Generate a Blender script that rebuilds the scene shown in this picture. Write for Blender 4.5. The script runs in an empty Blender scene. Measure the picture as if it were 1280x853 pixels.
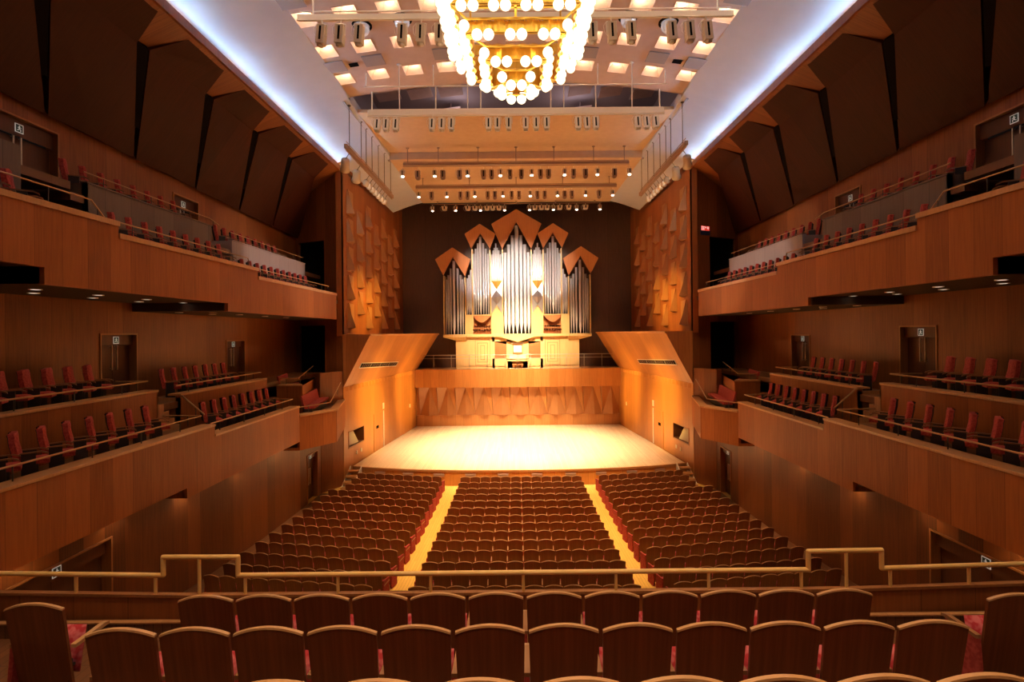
import bpy, math, random
from mathutils import Vector, Matrix
R = math.radians
random.seed(7)
C = bpy.context.scene.collection
SC = bpy.context.scene
CZ = 8.18                                   # eye height above the stalls floor

# ------------------------------------------------------------------ camera
cd = bpy.data.cameras.new('camera'); cam = bpy.data.objects.new('camera', cd); C.objects.link(cam)
cam.location = (-0.05, 0, CZ); cam.rotation_euler = (R(90), R(0.57), 0)
cd.sensor_width = 36; cd.lens = 36*632/1280; cd.shift_x = -6/1280; cd.shift_y = -10.5/1280
cd.clip_start = .05; cd.clip_end = 200
SC.camera = cam
# ------------------------------------------------------------------ view, world
SC.view_settings.view_transform = 'Standard'; SC.view_settings.look = 'None'
SC.view_settings.gamma = 1; SC.view_settings.use_curve_mapping = False
SC.view_settings.exposure = 0.0
w = bpy.data.worlds.new('world'); SC.world = w; w.use_nodes = True
w.node_tree.nodes['Background'].inputs[0].default_value = (.02, .012, .01, 1)
w.node_tree.nodes['Background'].inputs[1].default_value = .3
SC.cycles.max_bounces = 6; SC.cycles.diffuse_bounces = 4; SC.cycles.glossy_bounces = 3
SC.cycles.sample_clamp_indirect = 6; SC.cycles.caustics_reflective = False
SC.cycles.use_denoising = True
# light strengths (W)
L_COVE = 600; L_STAGE = 15000; L_WALL = 15000; L_COFFER = 13; L_CHAND = 14; L_UNDER = 11; L_ORGAN = 42000
L_STALLS = 13000; L_HOUSE = 78
COL_WARM = (1, .66, .32); COL_TUNG = (1, .74, .43); COL_GOLD = (1, .60, .10); COL_STAGE = (1, .82, .58); COL_COVE = (.40, .70, 1.0)

def lamp(kind, loc, power, col, aim=None, size=.1, blend=.5, angle=60, sy=None, name='lamp_light'):
    d = bpy.data.lights.new(name, kind); d.energy = power; d.color = col
    o = bpy.data.objects.new(name, d); C.objects.link(o)
    o.location = (loc[0], loc[1], loc[2]+CZ)
    if kind == 'AREA':
        d.shape = 'RECTANGLE'; d.size = size; d.size_y = sy or size
    else: d.shadow_soft_size = size
    if kind == 'SPOT': d.spot_size = R(angle); d.spot_blend = blend
    if aim is not None:
        v = Vector((aim[0], aim[1], aim[2]+CZ)) - o.location
        o.rotation_euler = v.to_track_quat('-Z', 'Y').to_euler()
    return o

# cove strip lights lie in the slot behind the wall's top lip, along each side of the hall
for s in (-1, 1):
    for y0, y1 in ((-10, 11), (11, 24), (24, 38.4)):
        d = bpy.data.lights.new('cove_light', 'AREA'); d.shape = 'RECTANGLE'; d.size = .16; d.size_y = y1-y0
        d.energy = L_COVE*(y1-y0)/13; d.color = COL_COVE
        o = bpy.data.objects.new('cove_light', d); C.objects.link(o)
        o.location = (s*9.83, (y0+y1)/2, CZ+9.06)
        dn = Vector((-s*math.cos(R(-8)), 0, math.sin(R(-8)))); zz = -dn; yy = Vector((0, 1, 0)); xx = yy.cross(zz)
        o.rotation_euler = Matrix((xx, yy, zz)).transposed().to_euler(); d.spread = R(125)
# stage flood from the lamps on the lighting bars (each light sits in a fixture's mouth)
for x in (-4.6, -1.6, 1.6, 4.6):
    lamp('SPOT', (x, 28.0, 8.6), L_STAGE, COL_STAGE, (x*.55, 32.5, -7.3), .12, .9, 58)
for x in (-4.4, 0, 4.4):
    lamp('SPOT', (x, 32.5, 8.75), L_STAGE*.9, COL_STAGE, (x*.5, 34, -7.3), .12, .9, 56)
for x in (-2.6, 0, 2.6):
    lamp('SPOT', (x*1.2, 20.0, 8.0), L_ORGAN*(.8 if x else 1), (1, .85, .70), (x, 40.5, 5.0), .15, 1.0, 15)
for x in (-2.4, 0, 2.4):
    lamp('SPOT', (x, 28.0, 8.6), L_ORGAN*.42, COL_TUNG, (x*.8, 40.4, -1.0), .1, .9, 30)
for x in (-4.0, 4.0):                        # bar lamps over the stalls
    lamp('SPOT', (x, 20.0, 8.0), L_STALLS, COL_WARM, (x*.7, 21.8, -8), .15, 1.0, 68)

# ------------------------------------------------------------------ materials
def mat(name, col, rough=.5, metal=0, emis=None, es=0, spec=.5):
    m = bpy.data.materials.new(name); m.use_nodes = True
    b = m.node_tree.nodes['Principled BSDF']
    b.inputs['Base Color'].default_value = (*col, 1); b.inputs['Roughness'].default_value = rough
    b.inputs['Metallic'].default_value = metal; b.inputs['Specular IOR Level'].default_value = spec
    if emis: b.inputs['Emission Color'].default_value = (*emis, 1); b.inputs['Emission Strength'].default_value = es
    return m
def N(nt, t, **k):
    n = nt.nodes.new(t)
    for a, v in k.items(): setattr(n, a, v)
    return n
def math_node(nt, op, a, b=None, c=None):
    n = N(nt, 'ShaderNodeMath', operation=op)
    for i, v in enumerate((a, b, c)):
        if v is None: continue
        if isinstance(v, (int, float)): n.inputs[i].default_value = v
        else: nt.links.new(v, n.inputs[i])
    return n.outputs[0]
def wood(name, dark, light, panel=.6, rough=.38, seam=.5, grain=1., objspace=False, vary=.35, spec=.4):
    """veneer boards standing upright: every board its own tone, fine vertical grain, thin seams"""
    m = mat(name, light, rough, spec=spec); nt = m.node_tree; b = nt.nodes['Principled BSDF']
    tc = N(nt, 'ShaderNodeTexCoord'); geo = N(nt, 'ShaderNodeNewGeometry')
    src = tc.outputs['Object'] if objspace else geo.outputs['Position']
    sp = N(nt, 'ShaderNodeSeparateXYZ'); nt.links.new(src, sp.inputs[0])
    sn = N(nt, 'ShaderNodeSeparateXYZ'); nt.links.new(geo.outputs['True Normal'], sn.inputs[0])
    ax = math_node(nt, 'ABSOLUTE', sn.outputs[0]); ay = math_node(nt, 'ABSOLUTE', sn.outputs[1])
    sel = math_node(nt, 'GREATER_THAN', ax, ay)
    mx = N(nt, 'ShaderNodeMix'); nt.links.new(sel, mx.inputs[0])
    nt.links.new(sp.outputs[0], mx.inputs[2]); nt.links.new(sp.outputs[1], mx.inputs[3])
    u = mx.outputs[0]
    q = math_node(nt, 'DIVIDE', u, panel); fl = math_node(nt, 'FLOOR', q); fr = math_node(nt, 'FRACT', q)
    wn = N(nt, 'ShaderNodeTexWhiteNoise', noise_dimensions='1D'); nt.links.new(fl, wn.inputs['W'])
    cx = N(nt, 'ShaderNodeCombineXYZ')
    nt.links.new(math_node(nt, 'MULTIPLY', u, 26*grain), cx.inputs[0])
    nt.links.new(math_node(nt, 'MULTIPLY', sp.outputs[2], 1.1), cx.inputs[1])
    nt.links.new(math_node(nt, 'MULTIPLY', wn.outputs[0], 37), cx.inputs[2])
    nz = N(nt, 'ShaderNodeTexNoise'); nz.inputs['Scale'].default_value = 1; nz.inputs['Detail'].default_value = 4
    nt.links.new(cx.outputs[0], nz.inputs['Vector'])
    f = math_node(nt, 'MULTIPLY_ADD', wn.outputs[0], vary, math_node(nt, 'MULTIPLY', nz.outputs[0], 1.15-vary))
    r = N(nt, 'ShaderNodeValToRGB'); nt.links.new(f, r.inputs[0])
    r.color_ramp.elements[0].position = .2; r.color_ramp.elements[0].color = (*dark, 1)
    r.color_ramp.elements[1].position = .85; r.color_ramp.elements[1].color = (*light, 1)
    if seam:
        sm = math_node(nt, 'LESS_THAN', math_node(nt, 'MULTIPLY', fr, panel), .012)
        mm = N(nt, 'ShaderNodeMix', data_type='RGBA')
        nt.links.new(math_node(nt, 'MULTIPLY', sm, seam), mm.inputs[0])
        nt.links.new(r.outputs[0], mm.inputs[6]); mm.inputs[7].default_value = (dark[0]*.3, dark[1]*.3, dark[2]*.3, 1)
        nt.links.new(mm.outputs[2], b.inputs['Base Color'])
    else: nt.links.new(r.outputs[0], b.inputs['Base Color'])
    return m
def speckle(name, c1, c2, scale, rough=.8, detail=2, objspace=True, lo=.4, hi=.6):
    m = mat(name, c1, rough); nt = m.node_tree; b = nt.nodes['Principled BSDF']
    tc = N(nt, 'ShaderNodeTexCoord'); nz = N(nt, 'ShaderNodeTexNoise'); nz.inputs['Scale'].default_value = scale
    nz.inputs['Detail'].default_value = detail; nt.links.new(tc.outputs['Object'], nz.inputs['Vector'])
    r = N(nt, 'ShaderNodeValToRGB'); nt.links.new(nz.outputs[0], r.inputs[0])
    r.color_ramp.elements[0].position = lo; r.color_ramp.elements[0].color = (*c1, 1)
    r.color_ramp.elements[1].position = hi; r.color_ramp.elements[1].color = (*c2, 1)
    nt.links.new(r.outputs[0], b.inputs['Base Color'])
    return m
def planks(name, c1, c2, wdt=.12, length=2.4, rough=.35, along='Y'):
    m = mat(name, c1, rough); nt = m.node_tree; b = nt.nodes['Principled BSDF']
    geo = N(nt, 'ShaderNodeNewGeometry'); mp = N(nt, 'ShaderNodeMapping')
    nt.links.new(geo.outputs['Position'], mp.inputs[0])
    if along == 'Y': mp.inputs['Rotation'].default_value = (0, 0, R(90))
    br = N(nt, 'ShaderNodeTexBrick'); nt.links.new(mp.outputs[0], br.inputs['Vector'])
    br.inputs['Color1'].default_value = (*c1, 1); br.inputs['Color2'].default_value = (*c2, 1)
    br.inputs['Mortar'].default_value = (c1[0]*.45, c1[1]*.4, c1[2]*.3, 1)
    br.inputs['Scale'].default_value = 1; br.inputs['Mortar Size'].default_value = .004
    br.inputs['Brick Width'].default_value = length; br.inputs['Row Height'].default_value = wdt
    nt.links.new(br.outputs[0], b.inputs['Base Color'])
    return m

M = {}
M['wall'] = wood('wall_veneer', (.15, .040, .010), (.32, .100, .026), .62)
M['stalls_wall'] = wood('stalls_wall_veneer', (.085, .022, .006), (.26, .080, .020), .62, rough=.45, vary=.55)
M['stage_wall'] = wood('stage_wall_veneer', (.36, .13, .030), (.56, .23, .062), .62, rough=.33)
M['relief'] = wood('relief_veneer', (.32, .125, .040), (.44, .19, .066), 1.3, seam=0, rough=.42)
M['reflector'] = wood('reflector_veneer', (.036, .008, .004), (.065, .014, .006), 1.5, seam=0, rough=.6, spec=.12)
M['fascia'] = wood('balcony_veneer', (.21, .058, .014), (.40, .120, .029), .62, rough=.48, spec=.22)
M['back'] = wood('back_wall_veneer', (.085, .040, .024), (.14, .066, .040), 1.9, seam=.9, rough=.5, vary=.2)
M['greyfascia'] = wood('grey_laminate', (.11, .070, .055), (.17, .115, .09), .9, seam=.8, rough=.45)
M['pale'] = wood('wash_lit_laminate', (.36, .28, .26), (.46, .37, .35), .9, seam=.6, rough=.5)  # lit copy of the grey laminate, wash light put into the colour
M['ledge'] = wood('ledge_wood', (.42, .19, .075), (.60, .30, .13), 1.3, seam=.3, rough=.33)
M['trim'] = wood('trim_wood', (.36, .15, .05), (.52, .24, .085), 2.5, seam=0)
M['frame'] = wood('door_frame_wood', (.26, .10, .035), (.40, .17, .06), 2.5, seam=0)
M['door'] = wood('door_veneer', (.07, .022, .010), (.12, .040, .018), 1.2, seam=0)
M['dark'] = mat('near_black_recess', (.012, .008, .008), .8)  # near-black; the dark of lobbies, void and organ back is set in the colour
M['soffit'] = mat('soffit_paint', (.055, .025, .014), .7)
M['white_ceiling'] = speckle('ceiling_plaster', (.66, .48, .42), (.69, .51, .45), 3, .85)
M['peach_ceiling'] = speckle('peach_ceiling_plaster', (.74, .50, .30), (.77, .53, .32), 3, .85)
M['cove'] = speckle('blue_washed_plaster', (.68, .69, .80), (.70, .71, .82), 2, .9)  # plaster tinted: part of the blue cove light is put into the colour
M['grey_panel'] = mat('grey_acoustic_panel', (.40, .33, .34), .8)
M['seat_back'] = wood('seat_veneer', (.13, .036, .012), (.24, .075, .026), 9., seam=0, rough=.30, grain=1.5, objspace=True, vary=.02)
M['seat_arm'] = wood('seat_arm_wood', (.24, .11, .05), (.34, .16, .07), 9, seam=0, rough=.3, objspace=True)
M['seat_rim'] = wood('seat_rim_wood', (.42, .22, .10), (.56, .31, .15), 9, seam=0, rough=.28, objspace=True)
M['seat_red'] = speckle('rose_red_upholstery', (.48, .035, .055), (.62, .16, .19), 22, .9, 1)
M['seat_dred'] = speckle('deep_red_upholstery', (.30, .028, .022), (.42, .060, .045), 26, .9, 1)
M['seat_shell'] = mat('dark_seat_shell', (.020, .010, .010), .5)
M['metal'] = mat('brushed_steel', (.55, .50, .45), .35, 1)
M['dkmetal'] = mat('dark_steel', (.10, .08, .07), .45, .6)
M['brass'] = wood('rail_wood', (.74, .44, .15), (.90, .58, .23), 4, seam=0, rough=.3, grain=.3)
M['handrail'] = mat('bronze_rail', (.46, .25, .11), .35, .25)
M['floor'] = planks('maple_floor', (.72, .42, .085), (.80, .49, .11), .10, 1.6, .35)
M['stage'] = planks('stage_boards', (.66, .47, .25), (.76, .57, .33), .11, 3.4, .30)
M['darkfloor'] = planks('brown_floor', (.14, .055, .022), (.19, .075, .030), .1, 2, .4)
M['maple'] = wood('organ_maple', (.66, .42, .17), (.80, .55, .26), 2.3, seam=0, rough=.4, vary=.15)
M['cherry'] = wood('organ_canopy_wood', (.36, .125, .040), (.50, .19, .065), 1.7, seam=0, rough=.45, vary=.15)
M['pipe'] = mat('polished_tin', (.80, .78, .82), .34, .35)
M['pipe_mouth'] = mat('pipe_mouth_metal', (.9, .88, .86), .4, .5)
M['copper'] = mat('copper_horn', (.50, .20, .10), .35, .8)
M['gold'] = mat('gold_reflector', (.98, .62, .12), .28, .9)
M['goldleaf'] = mat('gold_leaf', (.85, .50, .10), .4, .5)
M['globe'] = mat('lamp_globe', (1, 1, 1), .3, 0, (1, .84, .55), 1.9)
M['bulb'] = mat('coffer_bulb', (1, 1, 1), .3, 0, (1, .86, .6), 22)
M['lamp_on'] = mat('lit_lamp_glass', (1, 1, 1), .3, 0, (1, .90, .70), 12)
M['downlight'] = mat('downlight_glow', (1, 1, 1), .3, 0, (1, .84, .66), 2.2)
M['white'] = mat('white_metal', (.92, .85, .80), .4, .1)
M['cream'] = mat('cream_lamp_housing', (.72, .58, .46), .45, .1)
M['brownlamp'] = mat('brown_lamp_housing', (.40, .25, .18), .5, .1)
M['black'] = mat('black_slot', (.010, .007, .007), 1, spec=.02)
M['glass'] = mat('booth_glass', (.50, .46, .42), .12)
M['sign_white'] = mat('lit_sign_face', (.75, .8, .75), .5, 0, (.85, .92, .85), .22)
M['sign_black'] = mat('sign_figure', (.02, .06, .04), .5)
M['sign_red'] = mat('lit_red_sign', (.6, .03, .02), .5, 0, (1, .07, .04), .55)
M['sign_pale'] = mat('lit_sign_lettering', (.9, .8, .75), .5, 0, (1, .75, .68), .8)
M['sign_blue'] = mat('unlit_sign_face', (.03, .04, .09), .4)
M['crystal'] = mat('crystal_sphere', (.80, .80, .84), .15, .5, (.9, .9, 1), .25)  # glass ball with a faint even emission set in its material
M['plate'] = mat('white_plate', (.8, .74, .62), .4)
M['pewter'] = mat('pewter_plate', (.55, .53, .58), .35, .7)

# ------------------------------------------------------------------ mesh helpers
class MB:
    def __init__(s, world=True): s.v = []; s.f = []; s.mi = []; s.sm = []; s.z = CZ if world else 0; s.cur = 0
    def _add(s, vs, fs, smooth=False):
        b = len(s.v)
        s.v += [(p[0], p[1], p[2]+s.z) for p in vs]
        for f in fs: s.f.append([i+b for i in f]); s.mi.append(s.cur); s.sm.append(smooth)
        return s
    def box(s, x0, x1, y0, y1, z0, z1):
        x0, x1 = min(x0, x1), max(x0, x1); y0, y1 = min(y0, y1), max(y0, y1); z0, z1 = min(z0, z1), max(z0, z1)
        vs = [(x, y, z) for z in (z0, z1) for y in (y0, y1) for x in (x0, x1)]
        return s._add(vs, [(0, 2, 3, 1), (4, 5, 7, 6), (0, 1, 5, 4), (1, 3, 7, 5), (3, 2, 6, 7), (2, 0, 4, 6)])
    def poly(s, pts): return s._add(pts, [tuple(range(len(pts)))])
    def prism(s, pts, off):
        n = len(pts); q = [tuple(p[i]+off[i] for i in range(3)) for p in pts]
        return s._add(list(pts)+q, [tuple(range(n)), tuple(range(2*n-1, n-1, -1))]+[(i, (i+1) % n, n+(i+1) % n, n+i) for i in range(n)])
    def plan(s, pts, z0, z1): return s.prism([(p[0], p[1], z0) for p in pts], (0, 0, z1-z0))
    def tube(s, a, b, r, n=8, r2=None, caps=True):
        a = Vector(a); b = Vector(b); r2 = r if r2 is None else r2
        d = (b-a).normalized(); t = Vector((0, 0, 1)) if abs(d.z) < .9 else Vector((1, 0, 0))
        u = d.cross(t).normalized(); w = d.cross(u)
        vs = []
        for c, rr in ((a, r), (b, r2)):
            for i in range(n):
                g = 2*math.pi*i/n; vs.append(tuple(c+u*math.cos(g)*rr+w*math.sin(g)*rr))
        s._add(vs, [(i, (i+1) % n, n+(i+1) % n, n+i) for i in range(n)], True)
        if caps: s._add(vs, [tuple(range(n-1, -1, -1)), tuple(range(n, 2*n))])
        return s
    def path(s, pts, r, n=8):
        for a, b in zip(pts, pts[1:]): s.tube(a, b, r, n)
        return s
    def lathe(s, prof, c=(0, 0, 0), n=12):
        vs = []
        for r, z in prof:
            for i in range(n):
                g = 2*math.pi*i/n; vs.append((c[0]+r*math.cos(g), c[1]+r*math.sin(g), c[2]+z))
        fs = []
        for k in range(len(prof)-1):
            for i in range(n): fs.append((k*n+i, k*n+(i+1) % n, (k+1)*n+(i+1) % n, (k+1)*n+i))
        return s._add(vs, fs, True)
    def sphere(s, c, r, n=10, m=6):
        return s.lathe([(max(1e-4, r*math.sin(math.pi*k/m)), -r*math.cos(math.pi*k/m)) for k in range(m+1)], c, n)
    def grid(s, fn, nu, nv, smooth=True, skip=None):
        vs = [fn(i/nu, j/nv) for j in range(nv+1) for i in range(nu+1)]
        fs = [(j*(nu+1)+i, j*(nu+1)+i+1, (j+1)*(nu+1)+i+1, (j+1)*(nu+1)+i) for j in range(nv) for i in range(nu) if not (skip and skip(i, j))]
        return s._add(vs, fs, smooth)
    def xform(s, mtx):
        s.v = [tuple(mtx @ Vector(p)) for p in s.v]; return s
    def make(s, name, mats, parent=None, bevel=0):
        me = bpy.data.meshes.new(name); me.from_pydata(s.v, [], s.f)
        if not isinstance(mats, (list, tuple)): mats = [mats]
        for m in mats: me.materials.append(m)
        me.polygons.foreach_set('material_index', s.mi); me.polygons.foreach_set('use_smooth', s.sm); me.update()
        o = bpy.data.objects.new(name, me); C.objects.link(o)
        if parent: o.parent = parent
        if bevel:
            b = o.modifiers.new('bevel', 'BEVEL'); b.width = bevel; b.segments = 2; b.limit_method = 'ANGLE'
        return o
def tag(o, label=None, cat=None, group=None, kind=None):
    for k, v in (('label', label), ('category', cat), ('group', group), ('kind', kind)):
        if v: o[k] = v
    return o
def empty(name, loc, label=None, cat=None, group=None, rz=0, world=True, kind=None):
    o = bpy.data.objects.new(name, None); C.objects.link(o); o.empty_display_size = .2
    o.location = (loc[0], loc[1], loc[2]+(CZ if world else 0)); o.rotation_euler.z = rz
    return tag(o, label, cat, group, kind)
def part(mb, name, m, root, bevel=0):
    """a world-built mesh re-based on its root"""
    mb.v = [tuple(Vector(p)-Vector(root.location)) for p in mb.v]
    return mb.make(name, m, root, bevel)
def struct(mb, name, m, label, bevel=0): return tag(mb.make(name, m, None, bevel), label, None, None, 'structure')
KIDS = {}
def reg(e):
    ks = [o for o in C.objects if o.parent == e]; KIDS[e.name] = ks
    for k in ks: reg(k)
def copy_tree(o, parent=None, skip=()):
    c = o.copy(); C.objects.link(c); c.parent = parent
    for ch in KIDS.get(o.name, ()):
        if ch.name.split('.')[0] in skip: continue
        copy_tree(ch, c)
    return c
ORD = ['zero', 'first', 'second', 'third', 'fourth', 'fifth', 'sixth', 'seventh', 'eighth', 'ninth', 'tenth', 'eleventh', 'twelfth', 'thirteenth', 'fourteenth', 'fifteenth']
SIDES = ((-1, 'left'), (1, 'right'))

# ------------------------------------------------------------------ stalls floor, stage floor
def zf(y):                                       # stalls floor level at distance y
    P = [(-12, 2.4), (7, 1.5), (12, .80), (15.5, .40), (20, .10), (24, 0), (45, 0)]
    for (a, b), (c, d) in zip(P, P[1:]):
        if y <= c: return b+(d-b)*(y-a)/(c-a)
    return 0
m = MB(False)
ys = [-12, 7, 9, 12, 14, 15.5, 18, 20, 22, 24, 30]
for a, b in zip(ys, ys[1:]): m.prism([(-10.6, a, zf(a)), (10.6, a, zf(a)), (10.6, b, zf(b)), (-10.6, b, zf(b))], (0, 0, -.3))
struct(m, 'floor', M['floor'], 'yellow maple boarded stalls floor sloping gently down to the stage')
for s, side in ((-1, 'left'), (1, 'right')):  # darker boards: shade of the side aisles put into the floor colour
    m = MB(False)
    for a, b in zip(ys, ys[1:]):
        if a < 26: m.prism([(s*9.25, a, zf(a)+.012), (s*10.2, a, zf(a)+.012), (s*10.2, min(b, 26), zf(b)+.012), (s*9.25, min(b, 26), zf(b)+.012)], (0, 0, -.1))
    struct(m, 'floor', M['darkfloor'], f'brown boards with painted shade, side aisle along the {side} stalls wall')
def edge(x): return 27.0+1.1*(abs(x)/9.1)**2.6
SZ = -7.35
m = MB(); xs = [-9.25+18.5*i/28 for i in range(29)]
fr = [(x, edge(x), SZ) for x in xs]
m.cur = 0; m.poly(fr+[(8.15, 40.4, SZ), (-8.15, 40.4, SZ)])
m.cur = 1
for a, b in zip(fr, fr[1:]): m.poly([a, (a[0], a[1], SZ-.83), (b[0], b[1], SZ-.83), b])
m.box(-9.2, 9.2, 28.3, 40.3, SZ-.83, SZ-.1)
struct(m, 'floor', [M['stage'], M['stage_wall']], 'pale boarded concert stage with an orange-brown front edge')
m = MB()
for a, b in zip(fr, fr[1:]): m.prism([(a[0], a[1]-.05, SZ-.10), (b[0], b[1]-.05, SZ-.10), (b[0], b[1]-.05, SZ+.012), (a[0], a[1]-.05, SZ+.012)], (0, .10, 0))
struct(m, 'trim_1', M['trim'], 'wooden nosing along the curved front edge of the stage')

# ------------------------------------------------------------------ side walls of the stalls and stage
def lowx(y): return 12.38-.1077*y-.6*0
for s, side in SIDES:
    m = MB(); zt = -4.3
    # flat lower wall with two door openings
    ops = [(9.8, 12.6, -4.98, 'near'), (24.3, 25.7, -5.75, 'far')]
    def seg(y0, y1, z0, z1): m.box(s*10.2, s*10.5, y0, y1, z0, z1)
    seg(-12, 9.8, -8.4, zt); seg(9.8, 12.6, -5.0, zt); seg(12.6, 24.3, -8.4, zt); seg(24.3, 25.6, -5.85, zt); seg(25.6, 26.0, -8.4, zt)
    m.prism([(s*10.2, 26.0, -8.4), (s*9.47, 27.3, -8.4), (s*9.47, 27.3, -2.0), (s*10.2, 26.0, -2.0)], (s*.3, .1, 0))
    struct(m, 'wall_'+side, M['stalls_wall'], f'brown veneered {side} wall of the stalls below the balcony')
    # splayed stage wall with booth window opening
    m = MB()
    def X(y): return s*(12.38-.1077*y)
    def panel(y0, y1, z0, z1): m.prism([(X(y0), y0, z0), (X(y1), y1, z0), (X(y1), y1, z1), (X(y0), y0, z1)], (s*.25, 0, 0))
    panel(27.3, 27.9, -8.4, -2.85); panel(27.9, 29.9, -8.4, -6.28); panel(27.9, 29.9, -5.42, -2.85); panel(29.9, 40.4, -8.4, -2.85)
    for k in range(24):                                                # shallow upright fins under the leaning panel
        y = 27.5+k*.53
        m.prism([(X(y), y, -3.12), (X(y)-s*.10, y+.26, -3.12), (X(y), y+.42, -3.12)], (0, 0, .26))
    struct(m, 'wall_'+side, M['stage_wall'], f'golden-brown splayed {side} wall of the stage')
    # leaning panel above it
    m = MB(); A = (X(27.3), 27.3, -2.85); B = (X(40.4), 40.4, -2.85); D = (s*8.0, 27.5, .0); E = (s*6.25, 40.4, .0)
    VA, VB, VE, VD = (Vector(q) for q in (A, B, E, D))
    m.grid(lambda u, v: tuple(VA.lerp(VB, u).lerp(VD.lerp(VE, u), v)), 16, 6); m.poly([A, (s*9.5, 27.42, 0), D])
    m.prism([D, E, (s*9.8, 40.4, 0), (s*9.8, 27.42, 0)], (0, 0, -.1))
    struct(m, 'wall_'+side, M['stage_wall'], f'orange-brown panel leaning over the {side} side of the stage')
    # relief wall above
    m = MB(); m.cur = 0
    m.box(s*9.5, s*9.8, 27.4, 42.3, -.1, 9.0); m.box(s*9.5, s*9.8, 27.4, 42.3, 9.0, 14)
    m.cur = 1; PW = 1.80; PH = 1.60; wd = 1.02
    for c in range(7):
        for r in range(7):
            y = 28.2+c*PW; z = .35+r*PH-(.78 if c % 2 else 0)
            if z+PH*.95 > 8.8 or z < .1: continue
            f = s*9.49
            Bn = (f, y, z); Bf = (f, y+wd, z); T = (f, y+.05, z+PH*.86); Dp = (f-s*.42, y+wd*.18, z+.02)
            m.poly([Bn, T, Dp]); m.poly([T, Bf, Dp]); m.poly([Bf, Bn, Dp])
            # flat tile between wedges
            m.prism([(f, y+.15, z+PH*.86+.02), (f, y+wd, z+.1), (f, y+wd, z+PH*.86)], (-s*.05, 0, 0))
    struct(m, 'wall_'+side, [M['fascia'], M['relief']], f'{side} upper stage wall covered in pointed wooden relief wedges')
    # angled wall between balconies and stage, with two doorways
    def F(t, z): return (s*(9.5+3.1*t), 27.4+1.4*t, z)
    m = MB()
    def fseg(t0, t1, z0, z1): m.prism([F(t0, z0), F(t1, z0), F(t1, z1), F(t0, z1)], (0, .25, 0))
    fseg(0, .37, -4.6, 9.0); fseg(.93, 1.05, -4.6, 9.0); fseg(.37, .93, 5.2, 9.0); fseg(.37, .93, .5, 1.9); fseg(.37, .93, -4.6, -2.5)
    struct(m, 'wall_'+side, M['wall'], f'veneered end wall beside the {side} balconies with dark doorways')
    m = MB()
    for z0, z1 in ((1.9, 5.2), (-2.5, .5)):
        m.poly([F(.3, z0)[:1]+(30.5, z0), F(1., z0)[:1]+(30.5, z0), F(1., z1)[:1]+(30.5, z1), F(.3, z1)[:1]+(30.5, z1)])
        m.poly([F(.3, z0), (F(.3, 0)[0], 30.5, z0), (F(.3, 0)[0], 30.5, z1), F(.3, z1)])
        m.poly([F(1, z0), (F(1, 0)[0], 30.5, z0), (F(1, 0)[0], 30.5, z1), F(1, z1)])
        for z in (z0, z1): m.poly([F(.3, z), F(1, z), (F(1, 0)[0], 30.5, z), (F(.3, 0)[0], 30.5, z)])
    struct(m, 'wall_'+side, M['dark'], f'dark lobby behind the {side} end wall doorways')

# stage back wall, relief band, organ gallery
GY = 39.75
m = MB(); m.box(-8.3, 8.3, 40.2, 40.4, SZ-.2, -2.85); m.box(-8.1, 8.1, 40.08, 40.2, SZ, -6.50)
struct(m, 'wall_back', M['stage_wall'], 'orange-brown rear wall of the stage below the organ gallery')
m = MB(); n = 11; wdt = 15.9/n
for i in range(n):
    x0 = -7.95+i*wdt; zt, zb, y = -4.25, -6.48, 40.18
    T0 = (x0, y, zt); T1 = (x0+wdt, y, zt); Mp = (x0+wdt*.08, y-.40, zt); Bp = (x0+wdt*.12, y, zb); Bn = (x0+wdt*1.12, y, zb)
    q = (x0+wdt*.62, y, zt)
    m.poly([Mp, Bp, q]); m.poly([T0, Bp, Mp]); m.poly([q, Mp, T0]); 
    mid = (x0+wdt*.66, y-.42, zb)
    m.poly([q, Bp, mid]); m.poly([q, mid, Bn]); m.poly([Bp, Bn, mid])
struct(m, 'trim_2', M['relief'], 'band of folded triangular wood reliefs behind the stage')
m = MB(); nx = 24
for i in range(nx):
    a = -8.1+16.2*i/nx; b = -8.1+16.2*(i+1)/nx
    ga = GY-.35*(1-(a/8.1)**2); gb = GY-.35*(1-(b/8.1)**2)
    m.prism([(a, ga, -4.25), (b, gb, -4.25), (b, 42.1, -4.25), (a, 42.1, -4.25)], (0, 0, 1.40))
struct(m, 'floor', M['stage_wall'], 'organ gallery with a gently curved orange-brown front')
m = MB(); m.box(-9.8, 9.8, 42.1, 42.4, -3, 14)
for z in (2.2, 6.6): m.box(-9.5, 9.5, 42.085, 42.1, z, z+.03)
struct(m, 'wall_back', M['back'], 'dark brown wall behind the organ')

# ------------------------------------------------------------------ ceiling
def arch(x): return 10.9-.0115*x*x
CX = [-6.95, -5.55, -4.15, -2.78, -1.39, 0, 1.39, 2.78, 4.15, 5.55, 6.95]
CY = [-9.0, -5.0, -1.0, 3.0, 7.0, 11.0, 14.6, 16.6, 18.5, 20.5]
xb = [-7.4]+sorted(sum(([x-.38, x+.38] for x in CX), []))+[7.4]
yb = [-12]+sorted(sum(([y-.38, y+.38] for y in CY), []))+[22.0]
coffers = set()
for j, y in enumerate(CY):
    for i, x in enumerate(CX):
        if y < 14 and i % 2 == 0: continue
        if y < 6 and abs(x) > 3: continue
        coffers.add((i, j))
m = MB(); m.cur = 0
for a in range(len(xb)-1):
    for b in range(len(yb)-1):
        if a % 2 and b % 2 and ((a-1)//2, (b-1)//2) in coffers: continue
        x0, x1, y0, y1 = xb[a], xb[a+1], yb[b], yb[b+1]
        m.poly([(x0, y0, arch(x0)), (x1, y0, arch(x1)), (x1, y1, arch(x1)), (x0, y1, arch(x0))])
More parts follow.
